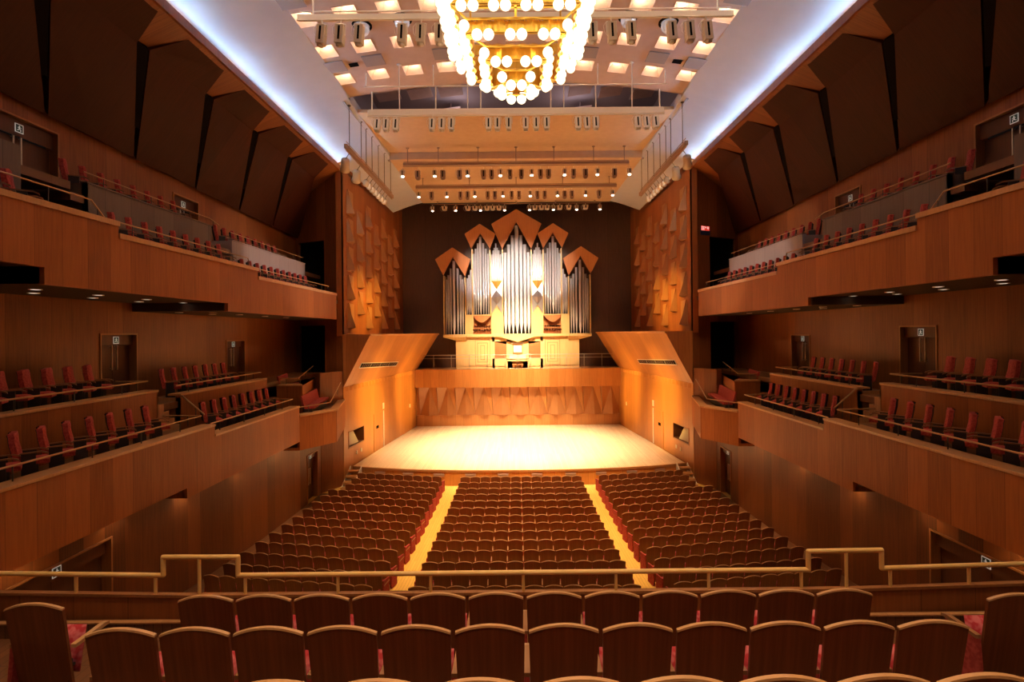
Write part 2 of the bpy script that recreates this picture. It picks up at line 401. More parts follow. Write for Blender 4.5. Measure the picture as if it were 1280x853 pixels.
for a in range(len(xb)-1):                                             # end face of the near ceiling
    x0, x1 = xb[a], xb[a+1]
    m.prism([(x0, 22.0, arch(x0)), (x1, 22.0, arch(x1)), (x1, 22.0, 12.1), (x0, 22.0, 12.1)], (0, -.1, 0))
struct(m, 'ceiling', M['white_ceiling'], 'pinkish white arched ceiling over the stalls')
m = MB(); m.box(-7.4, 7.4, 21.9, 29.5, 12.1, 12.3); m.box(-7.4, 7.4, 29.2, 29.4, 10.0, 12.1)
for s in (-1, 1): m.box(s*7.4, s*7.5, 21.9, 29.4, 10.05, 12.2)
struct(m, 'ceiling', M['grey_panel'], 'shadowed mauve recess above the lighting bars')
m = MB()
m.prism([(-7.2, 23.0, 10.08), (7.2, 23.0, 10.08), (7.2, 28.8, 10.32), (-7.2, 28.8, 10.32)], (0, 0, .15))
struct(m, 'ceiling', M['peach_ceiling'], 'smooth orange-peach ceiling panel over the stage front')
m = MB()
m.prism([(-7.2, 28.8, 9.93), (7.2, 28.8, 9.93), (7.2, 39.0, 10.06), (-7.2, 39.0, 10.06)], (0, 0, .45))
struct(m, 'ceiling', M['peach_ceiling'], 'peach ceiling panel over the stage, nearest the organ')
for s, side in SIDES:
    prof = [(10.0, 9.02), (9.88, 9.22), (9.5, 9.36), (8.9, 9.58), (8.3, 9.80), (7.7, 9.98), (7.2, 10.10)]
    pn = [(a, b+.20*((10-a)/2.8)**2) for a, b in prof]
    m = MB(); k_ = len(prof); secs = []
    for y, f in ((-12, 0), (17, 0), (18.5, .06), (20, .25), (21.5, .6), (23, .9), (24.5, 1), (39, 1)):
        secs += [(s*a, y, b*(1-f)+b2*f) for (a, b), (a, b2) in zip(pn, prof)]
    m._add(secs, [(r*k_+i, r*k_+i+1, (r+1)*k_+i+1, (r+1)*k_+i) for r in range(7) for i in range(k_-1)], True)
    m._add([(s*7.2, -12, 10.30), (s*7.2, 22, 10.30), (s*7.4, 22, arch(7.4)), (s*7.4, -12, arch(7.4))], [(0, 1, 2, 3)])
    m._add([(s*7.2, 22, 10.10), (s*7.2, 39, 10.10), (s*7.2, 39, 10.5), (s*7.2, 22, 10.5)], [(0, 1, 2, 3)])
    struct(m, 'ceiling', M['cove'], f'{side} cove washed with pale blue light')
    m = MB(); m.box(s*9.5, s*9.62, -12, 27.4, 8.86, 9.14); m.box(s*9.5, s*9.62, 27.4, 39, 9.0, 9.14); m.box(s*9.6, s*10.1, -12, 39, 8.86, 8.96)
    struct(m, 'trim_'+('3' if s < 0 else '4'), M['wall'], f'wooden lip along the foot of the {side} cove')
m = MB(); m.box(-9.8, 9.8, 39.0, 39.2, 10.05, 14); m.box(-10.2, 10.2, 20, 42.4, 14, 14.2); m.box(-9.8, 9.8, 21.9, 22.0, 12, 14)
struct(m, 'ceiling', M['dark'], 'dark roof void behind the ceiling edge')
m = MB(); m.box(-12.9, 12.9, -12.3, -12, -8.4, 10.9); struct(m, 'wall_rear', M['wall'], 'veneered rear wall of the hall behind the camera')
# grey squares, small vents, crystal spheres
def ceil_patch(x, y, sx, sy, mt, name, label, group=None):
    m = MB(); z = arch(abs(x)); sl = -.023*x
    m.prism([(x-sx, y-sy, z-sl*sx-.02), (x+sx, y-sy, z+sl*sx-.02), (x+sx, y+sy, z+sl*sx-.02), (x-sx, y+sy, z-sl*sx-.02)], (0, 0, -.03))
    return tag(m.make(name, mt), label, name.split('_')[-1], group)
for s, side in SIDES:
    for x, y, t in ((6.95, 19.5, 'outer'), (5.45, 19.45, 'inner'), (6.95, 15.6, 'topmost outer'), (2.78, 19.5, 'chandelier-side')):
        ceil_patch(s*x, y, .38, .36, M['grey_panel'], 'ceiling_tile', f'grey square ceiling panel, {t} one right of the chandelier' if s > 0 else f'grey square ceiling panel, {t} one left of the chandelier', 'grey ceiling panels')
    ceil_patch(s*6.25, 19.55, .17, .11, M['black'], 'ceiling_vent', f'small black ceiling vent {side} of the chandelier', 'small ceiling vents')
    for x, y, t in ((5.25, 17.3, 'outer'), (3.85, 17.2, 'inner')):
        e = empty('ceiling_sphere', (s*x*1.0, y, arch(x)), f'round crystal ball set in the ceiling, {t} one on the {side}', 'lamp', 'crystal balls in the ceiling')
        m = MB(); m.sphere((s*x, y, arch(x)-.12), .26, 16, 10); part(m, 'globe', M['crystal'], e)
        m = MB(); m.lathe([(.27, 0), (.34, 0), (.34, -.04), (.27, -.04), (.27, 0)], (s*x, y, arch(x)), 20); part(m, 'rim', M['black'], e)
# coffers
rowname = {9: 'row nearest the stage', 8: 'second row from the stage', 7: 'third row from the stage'}
cproto = None
for (i, j) in sorted(coffers, key=lambda t: (-t[1], t[0])):
    x, y = CX[i], CY[j]; z = arch(x)
    if cproto is None:
        e = empty('coffer_light', (x, y, z)); m = MB(False); a, b, h = .38, .13, .42
        sl = -.023*x
        ring = [(-a, -a), (a, -a), (a, a), (-a, a)]; top = [(-b, -b), (b, -b), (b, b), (-b, b)]
        vs = [(p, q, 0) for p, q in ring]+[(p, q, h) for p, q in top]
        m._add(vs, [(0, 1, 5, 4), (1, 2, 6, 5), (2, 3, 7, 6), (3, 0, 4, 7), (4, 5, 6, 7)])
        for k in range(4):
            p, q = ring[k]; p2, q2 = ring[(k+1) % 4]
            m.tube((p, q, 0), (p2, q2, 0), .018, 5)
        m.make('coffer', M['white_ceiling'], e)
        m = MB(False); m.sphere((0, 0, h-.1), .07, 10, 6); m.make('bulb', M['bulb'], e)
        reg(e); cproto = e
    else:
        e = copy_tree(cproto)
    e.location = (x, y, z+CZ); e.rotation_euler.y = math.atan(.023*x)
    side = 'centre' if i == 5 else ('left' if i < 5 else 'right')
    pos = 'at the centre' if i == 5 else f'{ORD[abs(i-5)]} {side} of centre'
    if j >= 7: tag(e, f'glowing square ceiling coffer, {pos}, {rowname[j]}', 'ceiling light', 'square ceiling coffers')
    else: tag(e, 'unseen square ceiling coffer added to light the balcony seats', 'ceiling light', 'square ceiling coffers above the balcony')
    lamp('POINT', (x, y, z+.26), L_COFFER, COL_TUNG, None, .07)
    lamp('SPOT', (x, y, z+.18), L_HOUSE*(.35 if j >= 7 else (.9 if j >= 4 else 17)), COL_WARM, (x*.93, y+(.0 if y > 12 else .2), 0), .05, .9, 92 if j >= 4 else 66)  # rows out of view are added and boosted to light the near seats
for x in (-3, 3): lamp('POINT', (x, 25.8, 11.2), 30, (.95, .80, .90), None, .5)  # fill lights without fixtures, added to brighten the ceiling recess
# unlit deflectors in the recess
k = 0
for s, side in SIDES:
    for x, y, t in ((6.2, 24.6, 'outermost'), (4.6, 24.4, 'second outermost'), (3.1, 24.2, 'third outermost'), (3.4, 26.6, 'deepest')):
        m = MB(); m.prism([(s*x-.55, y-.5, 11.5), (s*x+.55, y-.5, 11.65), (s*x+.55, y+.5, 11.65), (s*x-.55, y+.5, 11.5)], (0, 0, .08))
        m.tube((s*x, y, 11.6), (s*x, y, 12.1), .03, 6)
        tag(m.make('ceiling_deflector', M['white_ceiling']), f'unlit tilted square panel in the ceiling recess, {t} on the {side}', 'panel', 'tilted panels in the ceiling recess')

# ------------------------------------------------------------------ upper reflector panels and outer walls
OX = 12.6
for s, side in SIDES:
    # outer upper wall with door openings (steps in balcony height)
    m = MB()
    def seg(y0, y1, z0, z1): m.box(s*OX, s*(OX+.3), y0, y1, z0, z1)
    seg(-12, 11.9, -4.8, 9); seg(11.9, 13.9, -4.8, -1.9); seg(11.9, 13.9, 5.57, 9)
    seg(11.9, 13.9, .9, 3.3); seg(13.9, 15.2, -4.8, 9); seg(15.2, 16.7, -4.8, -1.9); seg(15.2, 16.7, .07, 9)
    seg(11.9, 13.9, -1.9, .9)
    seg(16.7, 18.5, -4.8, 9); seg(18.5, 20.0, -4.8, 3.2); seg(18.5, 20.0, 5.25, 9); seg(20.0, 21.8, -4.8, 9)
    seg(21.8, 23.3, -4.8, -2.2); seg(21.8, 23.3, -.24, 9); seg(23.3, 29.3, -4.8, 9)
    struct(m, 'wall_'+side, M['wall'], f'veneered outer wall behind the {side} balconies')
    # sloped backing under the cove
    m = MB(); m.prism([(s*9.6, -12, 8.86), (s*9.6, 27.4, 8.86), (s*12.6, 28.8, 7.5), (s*12.6, -12, 7.5)], (0, 0, .1))
    struct(m, 'ceiling', M['wall'], f'sloping brown soffit behind the {side} acoustic panels')
    # folded reflector boards
    pos = 0
    for k in range(7):
        y0 = 7.25+k*3.1
        zb0 = 6.05-.16*max(0, min(3, (y0-9)/5)); 
        A = Vector((s*12.45, y0, zb0-.02)); B = Vector((s*12.45, y0+3.0, zb0-.10))
        D = Vector((s*10.6, y0-1.9, 8.3)); Cc = Vector((s*10.6, y0+.70, 8.22)); E = Vector((s*9.66, y0-1.5, 8.84)); E2 = Vector((s*9.66, y0+.25, 8.84))
        Mb = A.lerp(B, .45)+Vector((-s*.07, 0, 0)); Md = A.lerp(D, .5); 
        if y0 > 26.2: continue
        e = empty('acoustic_reflector', (s*12.45, y0, zb0-CZ*0), None, None)
        m = MB(); g = [tuple(v) for v in (A, B, Cc, D, E, E2, Mb)]
        A_, B_, C_, D_, E_, F_, G_ = g
        m.poly([D_, E_, F_]); m.poly([D_, F_, C_]); m.poly([A_, D_, G_]); m.poly([D_, C_, G_]); m.poly([G_, C_, B_]); m.poly([A_, G_, B_])
        # thickness: back surface
        off = Vector((s*.12, 0, .22))
        b_ = [tuple(Vector(p)+off) for p in (A_, D_, E_, F_, C_, B_)]
        fr_ = [A_, D_, E_, F_, C_, B_]
        for q in range(6): m.poly([fr_[q], fr_[(q+1) % 6], b_[(q+1) % 6], b_[q]])
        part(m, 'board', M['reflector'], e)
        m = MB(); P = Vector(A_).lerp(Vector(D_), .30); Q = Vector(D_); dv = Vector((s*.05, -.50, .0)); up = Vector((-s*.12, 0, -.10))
        m.prism([tuple(P+dv*.1), tuple(P+dv), tuple(Q+dv), tuple(Q+dv*.1)], tuple(Vector((s*.3, 0, .45))))  # black prism stands in for the shade between two boards
        part(m, 'gap_shade', M['black'], e)
        tag(e, f'dark folded wooden reflector panel high on the {side}, {ORD[7-k]} from the stage', 'acoustic panel', 'folded reflector panels under the coves')

# ------------------------------------------------------------------ balconies
def fascia(s, side, x, y0, y1, zb, zt, mt, where, ledge=True, ld=.42, lt=.07):
    m = MB(); m.cur = 0; m.box(s*x, s*(x+.14), y0, y1, zb, zt)
    struct(m, 'wall_'+side, mt, where)
    if ledge:
        m = MB(); m.box(s*(x-.03), s*(x+ld), y0, y1, zt, zt+lt)
        struct(m, 'trim_5', M['ledge'], 'light wooden ledge on top of the '+where, .01)
def slab(s, y0, y1, x0, x1, z, th, mt, name, lab):
    m = MB(); m.cur = 0; m.box(s*x0, s*x1, y0, y1, z-th, z)
    return struct(m, name, mt, lab)
def rail(s, pts, hgt, label, group, r=.022, posts=1.6, mt='handrail'):
    """handrail on short posts, pts along the rail top"""
    e = empty('handrail', (pts[0][0], pts[0][1], pts[0][2]-hgt), label, 'railing', group)
    m = MB(); m.path(pts, r, 8); part(m, 'rail', M[mt], e)
    for a, b in zip(pts, pts[1:]):
        a = Vector(a); b = Vector(b); n = max(1, round((b-a).length/posts))
        for k in range(n):
            p = a.lerp(b, (k+.35)/n)
            m = MB(); m.tube(p, p-Vector((0, 0, hgt)), r*.6, 6); part(m, 'post', M['dkmetal'], e)
    return e
for s, side in SIDES:
    # ---- lower balcony (names: near = beside the camera, far = towards the stage)
    fascia(s, side, 9.5, -12, 15.78, -4.35, -2.83, M['fascia'], f'nearer front of the {side} lower balcony')
    m = MB(); m.box(s*9.5, s*9.64, 14.43, 15.78, -4.64, -4.35); m.box(s*9.5, s*9.64, 15.78, 21.9, -4.64, -3.15)
    struct(m, 'wall_'+side, M['fascia'], f'farther front of the {side} lower balcony')
    m = MB(); m.box(s*9.47, s*9.92, 15.78, 21.9, -3.15, -3.08); struct(m, 'trim_5', M['ledge'], f'light wooden ledge on the farther {side} lower balcony', .01)
    # soffits
    slab(s, -12, 14.43, 9.57, 10.5, -4.2, .15, M['wall'], 'ceiling', f'soffit of the nearer {side} lower balcony')
    slab(s, 14.43, 26.5, 9.57, 10.5, -4.49, .15, M['wall'], 'ceiling', f'soffit of the farther {side} lower balcony')
    # floors: tier 1 and tier 2
    slab(s, -12, 15.8, 9.6, 11.1, -2.95, .2, M['darkfloor'], 'floor', f'front tier floor of the nearer {side} lower balcony')
    slab(s, 15.8, 22.0, 9.6, 11.1, -3.20, .2, M['darkfloor'], 'floor', f'front tier floor of the farther {side} lower balcony')
    slab(s, -12, 15.5, 11.06, 12.7, -1.80, .2, M['darkfloor'], 'floor', f'back tier floor of the nearer {side} lower balcony')
    slab(s, 15.5, 28.5, 11.06, 12.7, -2.12, .2, M['darkfloor'], 'floor', f'back tier floor of the farther {side} lower balcony')
    fascia(s, side, 11.0, -12, 15.4, -3.0, -1.70, M['fascia'], f'nearer step wall of the {side} lower balcony back tier', ld=.40)
    fascia(s, side, 11.0, 16.4, 22.1, -3.3, -1.95, M['fascia'], f'farther step wall of the {side} lower balcony back tier', ld=.40)
    m = MB(); m.box(s*11.0, s*12.6, 15.36, 15.4, -3.0, -1.75); m.box(s*11, s*12.6, 16.4, 16.44, -3.3, -2.0)
    for q in range(4): m.box(s*11.02, s*12.5, 15.42+.24*q, 15.68+.24*q, -3.25, -2.1-.25*q)
    struct(m, 'trim_6', M['ledge'], f'steps between the seat tiers of the {side} lower balcony')
    # angled stage-end boxes
    P = [(s*9.5, 21.9), (s*8.48, 23.6), (s*9.40, 27.4)]
    m = MB()
    for (a, b), (c, d) in zip(P, P[1:]):
        m.prism([(a, b, -5.02), (c, d, -5.02), (c, d, -3.57), (a, b, -3.57)], (s*.13, .05, 0))
    m.plan([(s*9.5, 21.9), (s*8.5, 23.6), (s*9.4, 27.4), (s*11, 27.6), (s*11, 21.9)], -5.02, -4.9)
    struct(m, 'wall_'+side, M['fascia'], f'angled stage-end box front of the {side} lower balcony')
    m = MB()
    for (a, b), (c, d) in zip(P, P[1:]): m.prism([(a-s*.03, b, -3.57), (c-s*.03, d-.02, -3.57), (c+s*.42, d+.32, -3.57), (a+s*.42, b+.32, -3.57)], (0, 0, .07))
    struct(m, 'trim_5', M['ledge'], f'light wooden ledge on the {side} stage-end box')
    m = MB(); m.plan([(s*9.5, 22.0), (s*8.6, 23.6), (s*9.45, 27.4), (s*11.2, 28), (s*11.2, 22.0)], -3.95, -3.7)
    struct(m, 'floor', M['darkfloor'], f'floor of the {side} lower stage-end box')
    P = [(s*11.0, 23.0), (s*9.83, 23.0), (s*11.05, 28.0)]
    m = MB()
    for (a, b), (c, d) in zip(P, P[1:]): m.prism([(a, b, -3.8), (c, d, -3.8), (c, d, -2.33), (a, b, -2.33)], (s*.06, .10, 0))
    struct(m, 'wall_'+side, M['fascia'], f'stage-end box front of the {side} lower balcony back tier')
    m = MB(); m.plan([(s*11.0, 22.97), (s*9.80, 22.97), (s*10.12, 23.45), (s*11.0, 23.45)], -2.33, -2.26)
    struct(m, 'trim_5', M['ledge'], f'light ledge on the {side} back tier stage-end box')
    m = MB(); m.plan([(s*12.6, 22.2), (s*11.0, 22.2), (s*11.0, 23.1), (s*9.9, 23.1), (s*11.1, 28.0), (s*12.6, 28.5)], -3.0, -2.85)
    struct(m, 'floor', M['darkfloor'], f'floor of the {side} back tier stage-end box')
    g = 'side balcony handrails'
    rail(s, [(s*9.75, y, -2.46) for y in (3, 7, 11)]+[(s*9.75, 15.5, -2.46), (s*11.0, 15.62, -2.46)], .32, f'bronze handrail on the nearer front ledge of the {side} lower balcony', g)
    rail(s, [(s*9.75, 15.95, -2.78), (s*9.75, 21.8, -2.78), (s*10.9, 21.95, -2.78)], .30, f'bronze handrail on the farther front ledge of the {side} lower balcony', g)
    rail(s, [(s*11.2, 3, -1.36), (s*11.2, 15.25, -1.36), (s*12.2, 15.3, -1.36)], .30, f'bronze handrail on the nearer back tier of the {side} lower balcony', g)
    rail(s, [(s*11.2, 16.5, -1.62), (s*11.2, 22.0, -1.62), (s*12.2, 22.05, -1.62)], .28, f'bronze handrail on the farther back tier of the {side} lower balcony', g)
    rail(s, [(s*9.75, 22.15, -3.2), (s*8.85, 23.75, -3.2), (s*9.2, 26.2, -2.5)], .30, f'handrail around the {side} lower stage-end box', g)
    rail(s, [(s*10.95, 23.2, -2.0), (s*10.1, 23.2, -2.0), (s*11.1, 27.4, -1.7)], .26, f'handrail around the {side} back tier stage-end box', g)
    rail(s, [(s*9.9, 15.9, -2.48), (s*11.05, 16.5, -1.9)], .55, f'sloping stair handrail between the halves of the {side} lower balcony', g)
    # ---- upper balcony
    A = (-12, 12.03, 2.74, 'nearest'); B = (12.03, 18.5, 2.46, 'middle'); Cc = (18.5, 26.3, 2.16, 'farthest')
    m = MB(); f0, f1 = 9.5, 9.64
    m.box(s*f0, s*f1, -12, 10.13, 1.41, 2.62); m.box(s*f0, s*f1, 10.13, 12.03, 1.06, 2.62)
    m.box(s*f0, s*f1, 12.03, 16.56, 1.06, 2.34); m.box(s*f0, s*f1, 16.56, 18.5, .79, 2.34); m.box(s*f0, s*f1, 18.5, 26.3, .79, 2.04)
    arc = [(9.5+.75*(1-math.cos(t)), 26.3+1.0*math.sin(t)) for t in [math.pi/2*i/7 for i in range(8)]]
    for (a, b), (c, d) in zip(arc, arc[1:]): m.prism([(s*a, b, .79), (s*c, d, .79), (s*c, d, 2.04), (s*a, b, 2.04)], (s*.14, 0, 0))
    struct(m, 'wall_'+side, M['fascia'], f'stepped veneered front of the {side} upper balcony')
    m = MB()
    for y0, y1, z, t in (A, B, Cc): m.box(s*9.46, s*9.9, y0, y1, z-.12, z)
    for (a, b), (c, d) in zip(arc, arc[1:]): m.prism([(s*(a-.04), b, 2.04), (s*(c-.04), d, 2.04), (s*(c-.04), d, 2.16), (s*(a-.04), b, 2.16)], (s*.4, 0, 0))
    struct(m, 'trim_7', M['ledge'], f'light wooden edging along the {side} upper balcony front')
    m = MB(); m.box(s*9.6, s*OX, -12, 10.13, 1.43, 1.6); m.box(s*9.6, s*OX, 10.13, 16.56, 1.08, 1.5); m.box(s*9.6, s*OX, 16.56, 26.3, .81, 1.4)
    m.box(s*9.6, s*OX, 10.13, 10.2, 1.08, 1.43); m.box(s*9.6, s*OX, 16.5, 16.56, .81, 1.1); m.plan([(s*9.65, 26.3), (s*10.2, 27.2), (s*10.2, 27.6), (s*OX, 28.6), (s*OX, 26.3)], .81, 1.4)
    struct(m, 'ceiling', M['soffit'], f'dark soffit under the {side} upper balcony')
    for y0, y1, z in ((-12, 12.03, 2.45), (12.03, 18.5, 2.15), (18.5, 27.3, 1.85)):
        slab(s, y0, y1, 9.7, 11.0, z, .2, M['darkfloor'], 'floor', f'front tier floor of the {side} upper balcony at {("near","middle","far")[(y0>0)+(y0>13)]} level')
    for y0, y1, z in ((-12, 12.5, 3.85), (12.5, 18.3, 3.6), (18.3, 28.4, 3.3)):
        slab(s, y0, y1, 11.05, 12.6, z, .2, M['darkfloor'], 'floor', f'back tier floor of the {side} upper balcony at {("near","middle","far")[(y0>0)+(y0>13)]} level')
    m = MB(); m.box(s*11.0, s*11.12, -12, 11.2, 2.3, 4.25); struct(m, 'wall_'+side, M['greyfascia'], f'nearest step wall of the {side} upper back tier')
    m = MB(); m.box(s*11.0, s*11.12, 12.9, 18.2, 2.0, 3.93); m.box(s*11.0, s*12.6, 12.9, 12.96, 2.2, 3.93); m.box(s*10.97, s*11.16, 12.9, 18.2, 3.93, 3.97); m.box(s*11.1, s*12.6, 18.14, 18.2, 2, 3.9)
    struct(m, 'wall_'+side, M['greyfascia'], f'grey-brown step wall of the {side} upper back tier')
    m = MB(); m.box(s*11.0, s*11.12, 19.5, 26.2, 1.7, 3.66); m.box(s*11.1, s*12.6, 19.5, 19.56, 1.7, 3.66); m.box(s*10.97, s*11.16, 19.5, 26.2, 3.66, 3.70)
    struct(m, 'wall_'+side, M['pale'], f'pale pinkish white step wall, wash light in its colour, of the {side} upper back tier')
    m = MB(); m.box(s*11.8, s*11.9, 12.96, 18.1, 2, 3.3); m.box(s*11.8, s*11.9, 19.6, 26.1, 2, 3.2); m.prism([(s*11.1, 26.2, 1.8), (s*12.0, 27.6, 1.8), (s*12.0, 27.6, 3.4), (s*11.1, 26.2, 3.66)], (s*.1, 0, 0))
    struct(m, 'wall_'+side, M['wall'], f'inner step wall of the {side} upper balcony')
    rail(s, [(s*9.7, 5, 3.12), (s*9.7, 11.5, 3.12), (s*9.95, 12.3, 2.75)], .38, f'thin handrail on the nearest part of the {side} upper balcony front', g, .018)
    rail(s, [(s*9.7, 12.2, 2.78), (s*9.7, 18.2, 2.78), (s*9.95, 18.8, 2.5)], .32, f'thin handrail on the middle part of the {side} upper balcony front', g, .018)
    rail(s, [(s*9.7, 18.7, 2.48), (s*9.7, 26.0, 2.48), (s*10.1, 26.9, 2.48)], .32, f'thin handrail on the farthest part of the {side} upper balcony front', g, .018)
    rail(s, [(s*11.06, 12.9, 4.22), (s*11.06, 18.2, 4.22), (s*11.2, 19.0, 4.15)], .26, f'thin handrail on the grey-brown upper step wall, {side} side', g, .016)
    rail(s, [(s*11.06, 19.5, 3.98), (s*11.06, 26.1, 3.98)], .28, f'thin handrail on the pale upper step wall, {side} side', g, .016)
    # downlights under upper balcony
    dl = [(10.8, y, 1.08) for y in (11.3, 13.0, 14.7, 16.3)]+[(11.7, y, 1.08) for y in (12.2, 13.9, 15.6)]+[(10.8, 17.9, .81), (11.6, 17.3, .81), (11.6, 19.2, .81), (10.8, 19.6, .81), (10.8, 21.6, .81), (10.9, 23.8, .81), (10.8, 9.3, 1.43)]
    for k, (x, y, z) in enumerate(sorted(dl, key=lambda t: t[1])):
        m = MB(); m.lathe([(.10, -.012), (.001, -.012)], (s*x, y, z), 14)
        m.lathe([(.10, -.012), (.125, -.02), (.125, 0), (.10, 0)], (s*x, y, z), 14); m.mi = [0]*14+[1]*(len(m.f)-14)
        tag(m.make('downlight', [M['downlight'], M['white']]), f'small round downlight under the {side} upper balcony, {ORD[k+1]} from the camera end', 'ceiling light', 'downlights under the upper balconies')
        lamp('SPOT', (s*x, y, z-.05), L_UNDER*(2.2 if y > 19 else 1.0), COL_WARM, (s*(x+.35), y, -2), .06, .8, 100)
    # warm lamps under the lower balcony washing the stalls wall
    for k, y in enumerate((10.2, 12.6, 15.2, 18.2, 21.2, 24)):
        z = -4.36 if y < 14.4 else -4.65
        m = MB(); m.lathe([(.05, -.02), (.07, -.02), (.07, .01), (.05, .01)], (s*9.95, y, z), 12); m.lathe([(.05, -.01), (.001, -.01)], (s*9.95, y, z), 12)
        tag(m.make('downlight', [M['white']]), f'small lamp under the {side} lower balcony washing the stalls wall, {ORD[k+1]} from the camera', 'ceiling light', 'wall lamps under the lower balconies')
        lamp('SPOT', (s*9.86, y, z-.04), 16, COL_WARM, (s*10.25, y, -6.2), .04, .9, 165)
    # stage-end lights of lower balcony
    lamp('SPOT', (s*11, 25.5, .75), 50, COL_WARM, (s*10.6, 26.4, -3), .08, .9, 110)

# ------------------------------------------------------------------ doors with frames, handles, lit signs
def door(n, s, y0, y1, zb, zt, x, label, leafh, sign=True, double=True, kindname=None):
    e = empty(f'door_{n}', (s*(x+.12), (y0+y1)/2, zb), label, None, None, kind='structure')
    m = MB(); t = .05
    m.box(s*(x-.03), s*(x+.30), y0-t, y0, zb, zt+t); m.box(s*(x-.03), s*(x+.30), y1, y1+t, zb, zt+t); m.box(s*(x-.03), s*(x+.30), y0, y1, zt, zt+t)
    part(m, 'door_frame', M['frame'], e)
    m = MB(); m.box(s*(x+.10), s*(x+.13), y0, y1, leafh+.03, zt); part(m, 'transom_panel', M['door'], e)
    mid = (y0+y1)/2
    for a, b, hy in (((y0, mid-.006, mid-.10), (mid+.006, y1, mid+.10)) if double else ((y0, y1, y1-.15),)):
        m = MB(); m.box(s*(x+.22), s*(x+.27), a, b, zb, leafh+.02); lf = part(m, 'door_leaf', M['door'], e)
        m = MB(); X = s*(x+.15)
        m.tube((X, hy, zb+.75), (X, hy, zb+1.55), .022, 8)
        m.tube((X, hy, zb+.8), (s*(x+.22), hy, zb+.8), .012, 6); m.tube((X, hy, zb+1.5), (s*(x+.22), hy, zb+1.5), .012, 6)
        h = m.make('door_handle', M['metal'], lf); h.data.transform(Matrix.Translation(-Vector(e.location)))
    if sign:
        m = MB(); zc = (leafh+zt)/2+.01; hh = min(.11, (zt-leafh)*.42); X = s*(x+.09)
        m.cur = 0; m.box(X, s*(x+.12), mid-hh, mid+hh, zc-hh, zc+hh)
        X = s*(x+.088); m.cur = 1; m.box(X, s*(x+.09), mid-hh*.82, mid+hh*.82, zc-hh*.82, zc+hh*.85)
        X = s*(x+.085); m.cur = 0; q = hh   # running figure
        m.box(X, s*(x+.09), mid-.12*q, mid+.12*q, zc+.42*q, zc+.66*q)
        for (a, b), (c, d), wv in (((0, .4), (-.1, -.1), .13), ((-.05, .3), (.4, .1), .07), ((-.05, .3), (-.42, .12), .07), ((-.1, -.1), (.3, -.3), .09), ((.3, -.3), (.25, -.7), .08), ((-.1, -.1), (-.25, -.4), .09), ((-.25, -.4), (-.6, -.45), .08)):
            m.tube((X, mid+a*q, zc+b*q), (X, mid+c*q, zc+d*q), wv*q, 5)
        sg = part(m, 'exit_sign', [M['sign_white'], M['sign_black']], e)
    return e
n = 1
